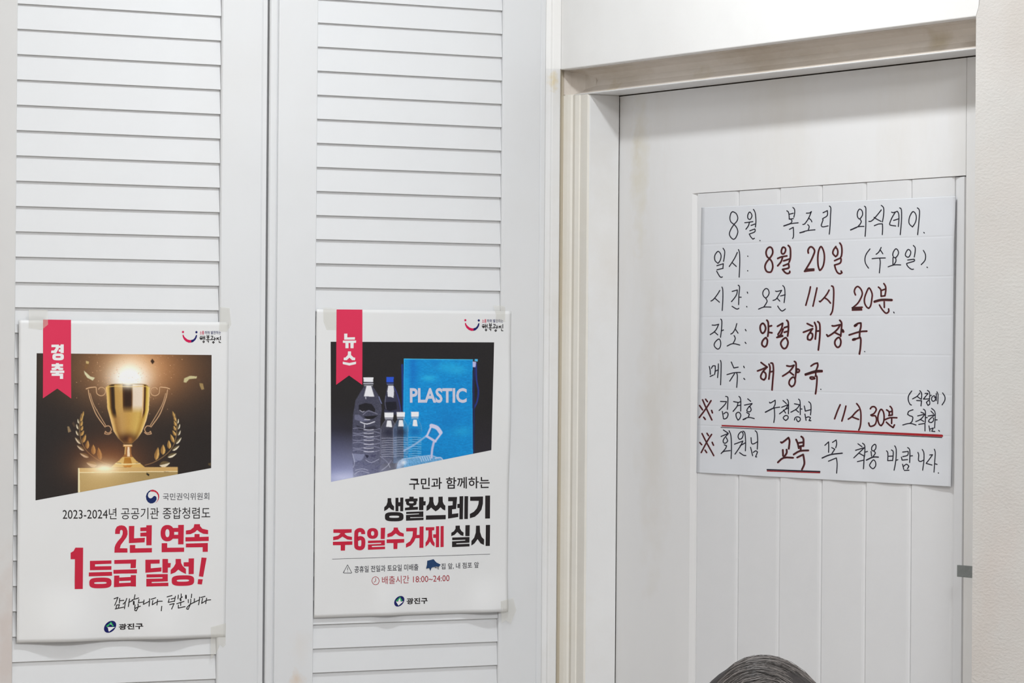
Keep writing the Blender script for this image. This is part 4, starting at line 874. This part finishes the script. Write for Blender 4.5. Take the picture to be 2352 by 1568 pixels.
# straight-line grid in t is close to the crease lines; a denser grid keeps them crisp
rows = [k / 420 for k in range(421)]
sn = grid_sheet('notice_sheet', CN, 60, 0, sheetn, 'notice', rows=rows); md = sn.modifiers.new('s', 'SOLIDIFY'); md.thickness = 0.00025; md.offset = -1
KN = []
THIN = [((1660, 465), "180,168 148,205 132,285 150,355 207,402 255,460 277,540 245,635 200,675 150,640 122,575 150,490 207,402 258,345 277,280 252,208 215,180 180,168;490,175 460,235 465,290 495,310 520,290 538,240 520,195 490,175;405,370 470,362 555,350;490,365 470,430 425,490;520,420 590,395;565,125 595,180 608,280 610,360 600,450;497,518 590,485 595,500 585,540 487,578 515,630 555,672 582,655;683,697 688,700;1180,152 1210,175 1222,240 1225,305;1290,90 1320,120 1325,190 1310,270;1225,215 1300,195;1225,305 1300,295;1255,310 1275,335 1260,375 1235,388;1125,430 1240,390 1390,372;1230,492 1300,455 1305,560 1302,630 1287,660;1540,195 1600,190 1632,165 1580,290 1510,390 1475,402;1580,285 1625,320 1640,355;1565,405 1592,440 1575,508;1422,555 1560,515 1700,500;1845,187 1925,148 1922,240 1840,295 1845,320 1815,410 1825,440 1860,445 1940,428;1962,65 1988,100 1982,250 1975,420 1960,580"),
((1930, 465), "355,120 320,170 312,235 330,285 355,300 385,270 410,220 400,150 355,120;360,300 385,345 365,395 320,445;190,503 320,445 435,437;445,68 470,100 470,250 468,450 455,620;755,135 640,275 570,340 525,345;620,270 680,310 750,345;755,52 798,100 797,220 775,355;625,425 700,395 775,390 778,480 772,590;945,175 975,185 1050,160 1075,210 1078,320 1068,440;1010,180 950,280 908,385 925,415 1020,430;980,328 1080,297;1092,97 1125,135 1125,350 1103,590;1338,165 1290,230 1265,310 1270,390 1330,447 1380,370 1400,280 1385,205 1338,165;1418,97 1458,150 1448,350 1425,590;1538,548 1550,560"),
((1600, 550), "395,215 345,270 330,330 345,395 395,435 430,390 450,320 440,260 395,215;487,160 515,210 513,290 495,400;373,480 492,443 485,515;375,555 488,527;370,580 415,660 445,692 475,685;747,235 700,340 600,495;655,425 730,493;768,183 787,240 793,400 783,690;938,303 942,308;937,570 941,575"),
((1860, 550), "1105,172 1040,260 1012,350 1025,440 1080,525;1312,143 1270,225 1218,270;1295,190 1342,260;1145,350 1270,340 1388,338;1285,345 1295,430 1278,612;1580,170 1540,220 1525,280 1545,325 1580,330 1615,290 1632,240 1615,190 1580,170;1530,330 1528,460;1580,340 1583,400 1545,460;1440,500 1550,465 1672,465;1810,180 1770,235 1757,285 1785,318 1820,320 1850,275 1855,215 1810,180;1905,108 1940,150 1938,230 1922,320;1800,375 1920,360 1920,395 1800,432 1782,450 1810,500 1870,545 1908,543;2090,198 2130,280 2120,380 2050,460;2158,505 2166,515"),
((1600, 640), "428,213 385,285 310,380 265,408;335,355 422,430;468,152 482,200 485,350 473,582;655,232 750,205 740,280 700,350 642,420;765,118 790,150 780,300 775,475;785,338 822,338;655,505 700,535 745,557 778,543;932,243 940,265;923,508 928,518;1270,180 1225,230 1218,285 1240,330 1272,355 1310,320 1335,260 1315,195 1270,180;1272,355 1297,410 1275,460 1235,520;1140,558 1235,520 1368,520;1452,225 1480,232 1565,212 1510,300 1460,375 1405,398;1480,355 1530,410;1545,315 1630,293;1585,125 1618,170 1625,300 1608,438;1492,500 1530,560 1575,592 1632,555"),
((1830, 640), "1783,610 1792,628"),
((1600, 725), "287,170 340,172 408,155 370,240 320,300 252,345;330,295 392,350;447,60 467,100 460,250 442,395;460,275 498,260;400,430 345,480 325,535 345,580 395,612 435,575 447,500 430,440 400,430;742,143 715,235 670,310 632,335;712,240 765,318;692,362 715,420 675,505;565,555 670,510 797,537;900,250 912,275;895,485 912,508"),
((1830, 725), "1250,655 1254,658"),
((1600, 815), "235,210 250,280 255,355;275,245 300,200 345,200 345,290 330,360;250,395 310,367;340,300 390,275;403,162 400,280 387,415;440,100 453,150 450,350 443,548;640,128 687,238 768,222;560,360 690,325 810,320;700,340 610,480;740,335 752,400 738,595;868,205 880,235;870,428 888,450;2282,628 2287,631"),
((1600, 900), "440,172 500,175 550,175 520,230 415,338;535,80 575,100 572,220 567,318;473,355 495,490;500,400 545,370 578,400 565,460 530,490 497,492;680,175 760,190 745,260 670,355;760,195 815,175;755,250 815,240;778,80 810,130 810,350;760,372 725,400 730,460 760,515 790,490 812,430 795,385 760,372;940,125 995,170;880,240 1020,210;1020,215 935,305 925,350 970,365 1003,330 985,275 960,268;920,375 970,405 950,462;855,505 950,465 1060,487;1340,185 1360,200 1445,150 1445,220 1410,300;1265,370 1400,300 1530,277;1430,300 1435,450 1420,560;1590,155 1655,215;1565,280 1680,232;1680,235 1640,310 1525,400;1600,330 1638,385;1640,315 1690,290;1665,135 1690,190 1690,400;1640,430 1600,460 1600,490 1640,523 1680,490 1682,445 1640,430;1800,215 1895,235 1840,310 1735,370;1825,325 1880,370;1875,130 1905,180 1908,415;1905,310 1940,312;1800,515 1815,470 1860,455 1905,475 1905,520 1870,545 1845,520 1840,490;1982,255 2000,350 2095,325;2062,178 2100,220 2105,330 2095,420;1993,405 2015,520;2010,470 2060,455 2095,470 2070,525 2105,525"),
((1890, 890), "1635,60 1580,140 1570,220 1600,300 1630,318;1785,95 1730,160 1650,205;1740,165 1810,215;1782,55 1815,100 1815,200;1725,235 1815,240 1805,335;1880,105 1935,105 1890,160 1850,210 1960,205;1925,50 1965,90 1965,220;1965,155 2000,140;1945,235 1905,270 1935,325 1970,300 1965,245 1945,235;2040,150 2005,190 2015,240 2055,245 2085,200 2070,160 2040,150;2060,185 2100,175;2098,105 2095,240;2108,75 2130,130 2125,295;2220,95 2265,170 2260,240 2210,315;1660,405 1580,435 1560,490 1600,515 1655,540 1640,620 1600,655;1470,685 1600,655 1715,685;1805,450 1860,470;1745,518 1880,485;1870,500 1800,580 1710,622;1790,580 1860,620;1850,395 1888,440 1885,640;1885,550 1925,548;1765,675 1880,655 1880,795;1995,430 2045,480;1940,520 2060,500;2060,505 1960,590 1950,625 2000,640 2045,600 2040,555;2005,380 2070,440 2075,560 2065,740;2075,590 2115,590;1955,700 1975,800;1975,760 2040,740 2010,800 2070,805;2145,785 2160,798"),
((1600, 975), "492,97 580,155;450,215 580,160;580,165 500,260 490,320 525,340 570,300 545,238;510,370 550,385 530,440 450,530;450,530 500,490 618,475;595,110 630,200 640,400 635,622;815,130 770,180 762,230 785,268 830,250 855,190 845,145 815,130;695,357 850,300 800,400 705,540;800,385 890,335;850,118 885,150 900,300 897,480;790,512 860,560 905,565;1000,238 1010,340 1050,350 1115,315;1075,110 1110,150 1122,280 1115,450;992,415 1030,570;1040,510 1085,480 1120,500 1085,590 1105,592"),
((1880, 990), "120,258 188,195 190,290 187,388;258,205 325,160 335,230 318,305;245,300 300,330 245,415;185,550 330,490 348,600 342,770;725,230 800,285;680,350 845,300;845,300 740,400 650,488;740,400 830,450;808,220 850,270 845,460;850,385 900,370;718,558 830,530;840,460 830,690;1030,240 985,280 975,340 1010,360 1050,320 1055,260 1030,240;965,370 975,460;1020,370 1045,400 1005,460;1010,525 960,580 940,630 975,675 1010,685 1050,640 1050,570 1010,525;1250,360 1275,400 1275,540 1365,535;1340,345 1375,380 1365,540;1280,460 1370,455;1400,268 1428,330 1425,530 1400,715;1425,535 1462,522;1548,382 1650,370 1640,440 1550,465;1525,475 1540,530 1640,520;1640,300 1680,350 1678,575;1680,455 1730,450;1550,605 1575,700;1575,640 1620,605 1665,640 1640,690;1585,718 1668,715;1830,388 1845,440 1840,530 1880,555 1935,530;1910,335 1940,400 1940,560 1922,715;2050,435 2105,430 2040,520 1985,590 2100,620;2140,330 2158,390 2150,560 2143,750;2150,595 2198,608;2228,765 2234,768")]
MED = [((1660, 465), "1125,430 1240,390;1422,555 1500,535"), ((1600, 900), "1265,370 1400,300;855,505 900,488"), ((1880, 990), "70,492 220,430 437,403;880,530 1000,475 1100,475"), ((1930, 465), "190,503 300,455")]
BOLD = [((1600, 550), 3.3, "1345,135 1295,170 1275,240 1295,310 1340,350 1385,410 1400,500 1375,580 1340,597 1285,580 1255,500 1280,420 1335,350 1385,280 1400,220 1385,160 1345,135;1585,140 1560,195 1562,245 1590,262 1620,240 1637,190 1625,150 1585,140;1490,345 1560,315 1660,298;1580,320 1555,400 1490,480;1600,388 1715,352;1685,105 1720,150 1728,250 1722,350 1700,415;1595,478 1690,440 1695,470 1690,520 1580,545 1625,600 1670,622 1710,605 1712,580;2055,245 2050,190 2085,135 2130,140 2170,200 2150,280 2090,410 1990,575;1985,582 2060,570 2155,562;2030,545 2155,540"),
((1860, 550), 3.1, "208,125 165,200 148,330 155,480 180,560 205,550 250,470 270,330 255,210 208,125;480,125 435,190 425,255 475,310 505,280 515,220 500,165 470,140;550,60 580,110 590,200 582,290 570,315;455,385 565,335 575,370 555,430 455,465 475,540 510,605 555,625 590,605 575,575"),
((1830, 640), 2.9, "252,145 225,270 165,485;372,165 345,290 297,500;595,205 560,270 500,350 430,420 415,410;510,345 570,385 620,445;640,130 670,150 680,250 672,450 655,590 620,658;1080,295 1058,230 1080,165 1125,140 1180,190 1205,270 1180,350 1120,450 1030,528;1020,530 1110,525 1205,520;1025,550 1190,548;1022,572 1195,568;1330,165 1280,250 1245,360 1250,450 1290,520 1325,540 1360,490 1380,370 1385,270 1330,165;1500,150 1545,200 1550,320;1600,85 1632,140 1635,220 1620,310;1550,215 1630,185;1555,318 1618,310;1608,420 1610,525;1520,478 1570,560 1640,630 1690,600 1688,550"),
((1830, 640), 5.0, "1430,418 1560,385 1745,388"),
((1600, 725), 3.4, "1215,135 1175,175 1170,240 1190,300 1215,320 1250,290 1270,225 1250,165 1215,135;1290,78 1315,120 1320,260 1308,375;1320,195 1378,180;1325,300 1385,310;1268,400 1215,455 1200,520 1230,560 1260,565 1290,530 1302,455 1285,415 1268,400;1485,190 1580,135 1560,230 1495,340;1480,395 1545,345 1590,240;1475,395 1580,370;1500,370 1575,360;1610,215 1670,195;1610,300 1680,280;1655,80 1682,120 1685,250 1670,370;1630,400 1570,450 1545,510 1575,580 1615,600 1655,570 1678,490 1660,430 1630,400"),
((1830, 725), 3.4, "190,140 290,190;120,300 290,235;285,235 245,300 200,370 200,430 250,440 285,390 285,330 250,310;325,120 355,200 352,300 338,425;355,280 405,275;385,105 420,150 425,300 415,450 395,625;650,180 690,185 800,160 760,230 690,300 610,355 570,375 550,345;690,300 790,350;790,80 825,130 820,250 808,375;765,395 710,445 700,510 730,565 765,575 800,540 812,470 795,415 765,395;1065,185 1120,140 1180,130 1180,200 1160,280;965,350 1160,290 1290,280;1160,290 1155,390;1030,440 1080,425 1170,395 1180,450 1170,600 1152,700"),
((1830, 725), 5.4, "842,262 855,288;1070,182 1100,160;1040,435 1075,425"),
((1600, 815), 3.2, "1185,135 1270,200 1300,220;1120,290 1200,260 1290,220;1290,225 1220,300 1180,380 1190,430 1240,455 1270,410 1270,340 1230,300;1330,165 1350,230 1340,340 1328,440;1345,310 1400,298;1365,145 1400,160 1412,280 1400,450 1385,640;1655,195 1720,205 1790,185 1740,260 1680,320 1580,385;1710,310 1780,365;1795,115 1825,150 1825,300 1812,430;1850,255 1885,272 1878,308 1845,318 1838,288 1850,255;1765,405 1710,460 1700,530 1745,580 1790,550 1812,480 1800,420 1765,405;2100,200 2160,160 2220,145 2225,200 2190,290;1995,350 2180,290 2305,285;1998,365 2180,312 2305,302;2185,300 2190,380;2085,410 2110,440 2170,430 2150,405 2090,405;2180,385 2210,400 2205,550 2185,710"),
((1600, 900), 2.9, "110,140 180,300 280,510;265,155 180,290 50,465;165,130 200,175;55,245 110,325;275,335 290,380;130,460 160,500"),
((1890, 890), 2.9, "318,310 270,420 215,570;423,335 395,450 348,610;655,405 600,450 530,530 465,575;540,535 600,560 655,580;620,290 665,350 695,450 695,620 680,720 658,775;870,385 900,350 950,350 980,400 940,470 880,500 905,515 960,515 985,580 960,670 900,705 860,700 840,645;1065,395 1020,480 1008,580 1035,670 1070,695 1110,640 1125,540 1110,440 1065,395;1170,405 1215,440 1220,500;1235,340 1270,390 1275,500;1215,445 1270,430;1210,510 1270,500;1130,590 1230,550 1360,550;1265,560 1262,655;1165,630 1230,690 1290,730 1315,680"),
((1600, 975), 2.7, "100,160 180,320 315,565;275,175 190,310 85,510;190,155 220,200;60,325 95,365;285,320 310,375;155,465 185,510"),
((1600, 975), 3.6, "1550,318 1580,322 1690,235 1710,300 1695,440;1585,460 1590,570;1655,455 1655,520 1600,600;1495,690 1600,605 1775,605;1830,270 1860,340 1880,430;1925,215 1965,260 1965,390;1860,335 1960,320;1880,400 1960,385;1915,390 1915,460;1785,545 1900,480 2055,470;1850,600 1960,545 1975,620 1985,720 1945,820")]
def rowkey(oy): return {890: 900, 990: 975}.get(oy, oy)
for row in (465, 550, 640, 725, 815, 900, 975):
    for nm, mt, lf, src in (('handwriting', 'ink', 0.00020, THIN + MED), ('handwriting', 'inkred', 0.00012, BOLD), ('handwriting', 'ink2', 0.00026, BOLD)):
        sel = [g_ for g_ in src if rowkey(g_[0][1]) == row]
        if not sel: continue
        i = ink1(nm, mt, lf, sheetn, KN)
        for g_ in sel:
            (ox, oy) = g_[0]
            if mt == 'ink': i.strokes(g_[1], ox, oy, 8.0, 2.9 if g_ in MED else 2.35)
            elif mt == 'inkred': i.strokes(g_[2], ox + 0.15, oy + 0.35, 8.0, g_[1] + 0.9)
            else: i.strokes(g_[2], ox, oy, 8.0, g_[1] - 0.35)
        for o in done(i, 5.5): tag(o, {'ink': 'thin black marker handwriting', 'inkred': 'dark red marker edge of bold handwriting', 'ink2': 'thick brown-black marker handwriting'}[mt])
i = ink1('underline', 'ink', 0.00020, sheetn, KN)
i.line([(1656, 981), (1894, 991.6), (2000, 996.8), (2166, 1004.6)], 1.5, sm=False); done(i)
i = ink1('underline', 'ink', 0.00034, sheetn, KN)
i.line([(1763.5, 1078.2), (1884, 1082.6)], 3.0, sm=False); done(i)
i = ink1('underline', 'linered', 0.00030, sheetn, KN)
i.band([(1657.5, 975.4), (1827, 982.5), (1997, 990.2), (2166, 997.6)], [(1657.5, 978.8), (1827, 985.8), (1997, 994.8), (2166, 1003.2)], 90); i.disc((2166, 1000.4), 2.8); tag(done(i), 'long red marker underline')
i = ink1('underline', 'linered', 0.00028, sheetn, KN)
i.line([(1763.5, 1081.2), (1884, 1085.2)], 2.2, sm=False)
o = done(i); tag(o, 'short red marker underline')
keep(nt_, sn, *KN)

# ------------------------------------------------------------------ added fill panels and the downlight
names = ['square ceiling light panel by the left wall near the louvred doors', 'square ceiling light panel by the right wall, farther from the doors', 'square ceiling light panel in the far corner behind the viewer']
for (lx, ly, pw, sz), nm in zip(FILLS, names):
    r = empty('ceiling_light', (lx, ly, CEIL)); tag(r, nm, 'light', 'ceiling light panels')
    h = sz / 2
    fr = [box('lamp_frame', (lx - h - 0.02, ly - h - 0.02, CEIL - 0.03), (lx - h, ly + h + 0.02, CEIL), 'lampframe'), box('lamp_frame', (lx + h, ly - h - 0.02, CEIL - 0.03), (lx + h + 0.02, ly + h + 0.02, CEIL), 'lampframe'),
          box('lamp_frame', (lx - h, ly - h - 0.02, CEIL - 0.03), (lx + h, ly - h, CEIL), 'lampframe'), box('lamp_frame', (lx - h, ly + h, CEIL - 0.03), (lx + h, ly + h + 0.02, CEIL), 'lampframe'),
          box('diffuser', (lx - h, ly - h, CEIL - 0.02), (lx + h, ly + h, CEIL - 0.006), 'diffuser')]
    keep(r, *fr)

dl = empty('downlight', (DOWN[0], DOWN[1], CEIL)); tag(dl, 'small round ceiling downlight close to the doorway corner', 'light')
def ringz(name, r0, r1, z0, z1, m, n=32):
    V = [(DOWN[0] + r * math.cos(6.28318 * i / n), DOWN[1] + r * math.sin(6.28318 * i / n), z) for r, z in ((r0, z1), (r0, z0), (r1, z0), (r1, z1)) for i in range(n)]
    return fixn(mesh(name, V, [(k * n + i, k * n + (i + 1) % n, ((k + 1) % 4) * n + (i + 1) % n, ((k + 1) % 4) * n + i) for k in range(4) for i in range(n)], m))
keep(dl, ringz('lamp_frame', DOWN[3] / 2 + 0.004, DOWN[3] / 2 + 0.016, CEIL - 0.014, CEIL, 'lampframe'), ringz('diffuser', 0.001, DOWN[3] / 2 + 0.003, CEIL - 0.01, CEIL - 0.002, 'diffuser'))

# ------------------------------------------------------------------ seated person, only the crown of the head in view
HD = 3.90                                              # distance of the head from the camera
hc_top = CAM + ray(1752, 1512) * (HD / ray(1752, 1512).dot(FW))
fw2 = Vector((-0.25, 1, 0)).normalized()   # the person looks away from us, towards the door
rt2 = Vector((fw2.y, -fw2.x, 0))
hc = hc_top - UPV * 0.118
pr = empty('person', (hc.x, hc.y, 0)); tag(pr, 'seated person seen from behind, only the greying dark hair on the crown showing', 'person')
def PW(r_, f_, u_): return hc + rt2 * r_ + fw2 * f_ + UPV * u_
def head():
    bm = bmesh.new(); bmesh.ops.create_uvsphere(bm, u_segments=40, v_segments=28, radius=1)
    for v in bm.verts:
        x, y, z = v.co                                 # x right, y forward, z up
        w = 0.074 * (1 - 0.16 * max(0, -z)); d = 0.094; h = 0.112
        jaw = max(0, -z)
        X_, Y_, Z_ = x * w * (1 - 0.18 * jaw ** 1.5), y * d + 0.012 * jaw * (1 if y > 0 else -0.4), z * h
        if y > 0.6:
            nz = math.exp(-(x / 0.16) ** 2) * math.exp(-((z + 0.28) / 0.20) ** 2); Y_ += 0.022 * nz
            Y_ += 0.006 * math.exp(-(x / 0.3) ** 2) * math.exp(-((z + 0.62) / 0.10) ** 2)
            for sx in (-1, 1): Y_ -= 0.011 * math.exp(-((x - sx * 0.36) / 0.17) ** 2) * math.exp(-((z + 0.02) / 0.13) ** 2)
            Y_ += 0.005 * math.exp(-((z - 0.15) / 0.10) ** 2)
        v.co = PW(X_, Y_, Z_)
    me = bpy.data.meshes.new('head'); bm.to_mesh(me); bm.free(); me.polygons.foreach_set('use_smooth', [True] * len(me.polygons))
    return link('head', me, 'skin')
def ball(name, c, r, m, sc_=(1, 1, 1)):
    bm = bmesh.new(); bmesh.ops.create_uvsphere(bm, u_segments=16, v_segments=12, radius=r)
    for v in bm.verts: v.co = Vector(c) + rt2 * v.co.x * sc_[0] + fw2 * v.co.y * sc_[1] + UPV * v.co.z * sc_[2]
    me = bpy.data.meshes.new(name); bm.to_mesh(me); bm.free(); me.polygons.foreach_set('use_smooth', [True] * len(me.polygons))
    return link(name, me, m)
def skinned(name, pts, edges, radii, m, sub=1):
    me = bpy.data.meshes.new(name); me.from_pydata([tuple(p) for p in pts], edges, [])
    o = link(name, me, m); s = o.modifiers.new('skin', 'SKIN'); s.use_smooth_shade = True
    for k, r in enumerate(radii):
        sv = me.skin_vertices[0].data[k]; sv.radius = r if isinstance(r, tuple) else (r, r); sv.use_root = (k == 0)
    u = o.modifiers.new('sub', 'SUBSURF'); u.levels = sub; u.render_levels = sub
    return o
PP = [head()]
for sx in (-1, 1):
    PP.append(ball('ear', PW(sx * 0.076, 0.0, -0.012), 0.03, 'skin', (0.3, 0.6, 1)))
    PP.append(ball('eye', PW(sx * 0.029, 0.078, -0.004), 0.0125, 'eyew')); PP.append(ball('iris', PW(sx * 0.029, 0.0865, -0.004), 0.0055, 'eyed'))
PP.append(ball('mouth', PW(0, 0.093, -0.069), 0.02, 'lip', (1.1, 0.35, 0.3)))
zt = hc.z
SEAT = 0.46
def PZ(r_, f_, z): return Vector((hc.x, hc.y, 0)) + rt2 * r_ + fw2 * f_ + UPV * z
pts = [PZ(0, -0.07, SEAT + 0.150), PZ(0, -0.07, SEAT + 0.25), PZ(0, -0.05, SEAT + 0.42), PZ(0, -0.03, zt - 0.20), PZ(0, -0.01, zt - 0.11), PZ(0, 0.0, zt - 0.05),
       PZ(0.17, -0.03, zt - 0.235), PZ(0.215, 0.0, zt - 0.46), PZ(0.16, 0.20, zt - 0.52), PZ(0.11, 0.26, zt - 0.53),
       PZ(-0.17, -0.03, zt - 0.235), PZ(-0.215, 0.0, zt - 0.46), PZ(-0.16, 0.20, zt - 0.52), PZ(-0.11, 0.26, zt - 0.53),
       PZ(0.10, 0.02, SEAT + 0.122), PZ(0.13, 0.36, SEAT + 0.09), PZ(0.12, 0.40, 0.10), PZ(-0.10, 0.02, SEAT + 0.122), PZ(-0.13, 0.36, SEAT + 0.09), PZ(-0.12, 0.40, 0.10)]
ed = [(0, 1), (1, 2), (2, 3), (3, 4), (4, 5), (3, 6), (6, 7), (7, 8), (8, 9), (3, 10), (10, 11), (11, 12), (12, 13), (0, 14), (14, 15), (15, 16), (0, 17), (17, 18), (18, 19)]
rd = [0.10, 0.095, 0.10, 0.07, 0.050, 0.050, 0.045, 0.040, 0.034, 0.028, 0.045, 0.040, 0.034, 0.028, 0.085, 0.06, 0.042, 0.085, 0.06, 0.042]
PP.append(skinned('body', pts, ed, rd, 'skin', 2))
sh = skinned('shirt', pts[:4] + [pts[6], pts[7], PZ(0.18, 0.14, zt - 0.50), pts[10], pts[11], PZ(-0.18, 0.14, zt - 0.50), PZ(0, -0.015, zt - 0.150), PZ(0.09, -0.03, zt - 0.21), PZ(-0.09, -0.03, zt - 0.21)],
             [(0, 1), (1, 2), (2, 3), (3, 11), (11, 4), (4, 5), (5, 6), (3, 12), (12, 7), (7, 8), (8, 9), (3, 10)],
             [0.135, 0.130, 0.142, 0.118, 0.076, 0.060, 0.052, 0.076, 0.060, 0.052, 0.070, 0.090, 0.090], 'cloth', 2)
tr = skinned('trousers', [pts[0], pts[14], pts[15], pts[16], pts[17], pts[18], pts[19], PZ(0, -0.07, SEAT + 0.235)], [(0, 1), (1, 2), (2, 3), (0, 4), (4, 5), (5, 6), (0, 7)], [0.142, 0.100, 0.074, 0.056, 0.100, 0.074, 0.056, 0.128], 'cloth2', 2)
PP += [sh, tr]
for sx in (-1, 1):
    w = PZ(sx * 0.11, 0.26, zt - 0.53); hp_ = [w, w + fw2 * 0.05 - UPV * 0.008]
    PP.append(skinned('palm', [w, w + fw2 * 0.04 - UPV * 0.005, w + fw2 * 0.075 - UPV * 0.010], [(0, 1), (1, 2)], [(0.026, 0.02), (0.036, 0.016), (0.036, 0.014)], 'skin', 2))
    for q in range(4):
        b0 = w + fw2 * 0.075 + rt2 * (q - 1.5) * 0.019 - UPV * 0.010; ln = (0.026, 0.031, 0.029, 0.023)[q]
        PP.append(skinned('finger', [b0, b0 + fw2 * ln - UPV * 0.006, b0 + fw2 * ln * 1.6 - UPV * 0.022, b0 + fw2 * ln * 1.8 - UPV * 0.036], [(0, 1), (1, 2), (2, 3)], [0.0095, 0.0088, 0.008, 0.0068], 'skin', 1))
    tb = w + fw2 * 0.03 - rt2 * sx * 0.028 - UPV * 0.006
    PP.append(skinned('thumb', [tb, tb + fw2 * 0.025 - rt2 * sx * 0.016, tb + fw2 * 0.055 - rt2 * sx * 0.020 - UPV * 0.008], [(0, 1), (1, 2)], [0.012, 0.0105, 0.009], 'skin', 1))
    an = PZ(sx * 0.12, 0.40, 0.055)
    PP.append(skinned('shoe', [an - fw2 * 0.05 - UPV * 0.010, an + fw2 * 0.04 - UPV * 0.012, an + fw2 * 0.13 - UPV * 0.020], [(0, 1), (1, 2)], [(0.042, 0.040), (0.044, 0.038), (0.040, 0.028)], 'shoe', 2))
# hair: cap plus combed strands
bm = bmesh.new(); bmesh.ops.create_uvsphere(bm, u_segments=40, v_segments=28, radius=1)
for v in list(bm.verts):
    x, y, z = v.co
    if z < -0.45 or (y > 0.45 and z < 0.42) or (z < -0.1 and y > 0.0): bm.verts.remove(v)
    else: v.co = PW(x * 0.0795, y * 0.100, z * 0.1165)
me = bpy.data.meshes.new('hair'); bm.to_mesh(me); bm.free(); me.polygons.foreach_set('use_smooth', [True] * len(me.polygons))
hcap = link('hair', me, 'haircap')
# strands sweep over the crown in nested arcs across the picture
VD, VR = FW, RT
rr = random.Random(9)
V, F = [], []
def strand(base, ph0, ph1, tiltp, rad, th):
    n = 9; k = len(V); pts_ = []
    for j in range(n):
        t = j / (n - 1); a = ph0 + (ph1 - ph0) * t
        r0 = rad * (1 + 0.012 * math.sin(3 * a + base * 7))
        # circle of latitude in planes square to the view, drifting in depth
        s0 = base + tiltp * (t - 0.5)
        cx = math.sqrt(max(0.02, 1 - s0 * s0))
        loc = VR * (math.sin(a) * cx * 0.081 * r0 + 0.006 * math.sin(a) ** 2) + VD * (s0 * 0.098 * r0) + UPV * (math.cos(a) * cx * 0.117 * r0)
        pts_.append(hc + loc)
    for j, p in enumerate(pts_):
        d = (pts_[min(n - 1, j + 1)] - pts_[max(0, j - 1)]).normalized(); s1 = d.cross(VD).normalized(); s2 = d.cross(s1)
        w = th * (0.35 + 0.65 * math.sin(math.pi * min(1, max(0.05, j / (n - 1)))))
        for q in range(3):
            an = q * 2.0944; V.append(p + s1 * math.cos(an) * w + s2 * math.sin(an) * w)
    for j in range(n - 1):
        for q in range(3):
            a_ = k + j * 3 + q; b2 = k + j * 3 + (q + 1) % 3; F.append((a_, b2, b2 + 3, a_ + 3))
for q in range(5200):
    base = rr.uniform(-0.97, 0.92); c = rr.gauss(0.05, 0.75); ln = rr.uniform(0.35, 1.1)
    if abs(c) > 1.9: continue
    strand(base, c - ln, c + ln, rr.gauss(-0.12, 0.10), 1.0 + abs(rr.gauss(0, 0.012)) + (0.02 * rr.random() if rr.random() < 0.06 else 0), rr.uniform(0.00025, 0.0006))
hs_ = mesh('hair_strands', V, F, 'hair', smooth=True); hs_['kind'] = 'stuff'
PP += [hcap, hs_]
keep(pr, *PP)
# stool
sx_, sy_ = PZ(0, 0.0, 0).x, PZ(0, 0.0, 0).y
st = empty('stool', (sx_, sy_, 0)); tag(st, 'low round wooden stool under the seated person', 'stool')
def cyl(name, a, b, r0, r1, m, n=20):
    a, b = Vector(a), Vector(b); d = (b - a).normalized(); s1 = d.cross(Vector((0.3, 0.9, 0.1))).normalized(); s2 = d.cross(s1)
    V = [a + (s1 * math.cos(6.2832 * i / n) + s2 * math.sin(6.2832 * i / n)) * r0 for i in range(n)] + [b + (s1 * math.cos(6.2832 * i / n) + s2 * math.sin(6.2832 * i / n)) * r1 for i in range(n)]
    return fixn(mesh(name, V, [tuple(range(n)), tuple(range(n, 2 * n))] + [(i, (i + 1) % n, n + (i + 1) % n, n + i) for i in range(n)], m))
SP = [cyl('seat', (sx_, sy_, SEAT - 0.04), (sx_, sy_, SEAT), 0.17, 0.175, 'stool', 32)]
for q in range(4):
    a = q * 1.5708 + 0.6; SP.append(cyl('leg', (sx_ + 0.12 * math.cos(a), sy_ + 0.12 * math.sin(a), SEAT - 0.04), (sx_ + 0.16 * math.cos(a), sy_ + 0.16 * math.sin(a), 0), 0.016, 0.013, 'stool', 10))
keep(st, *SP)
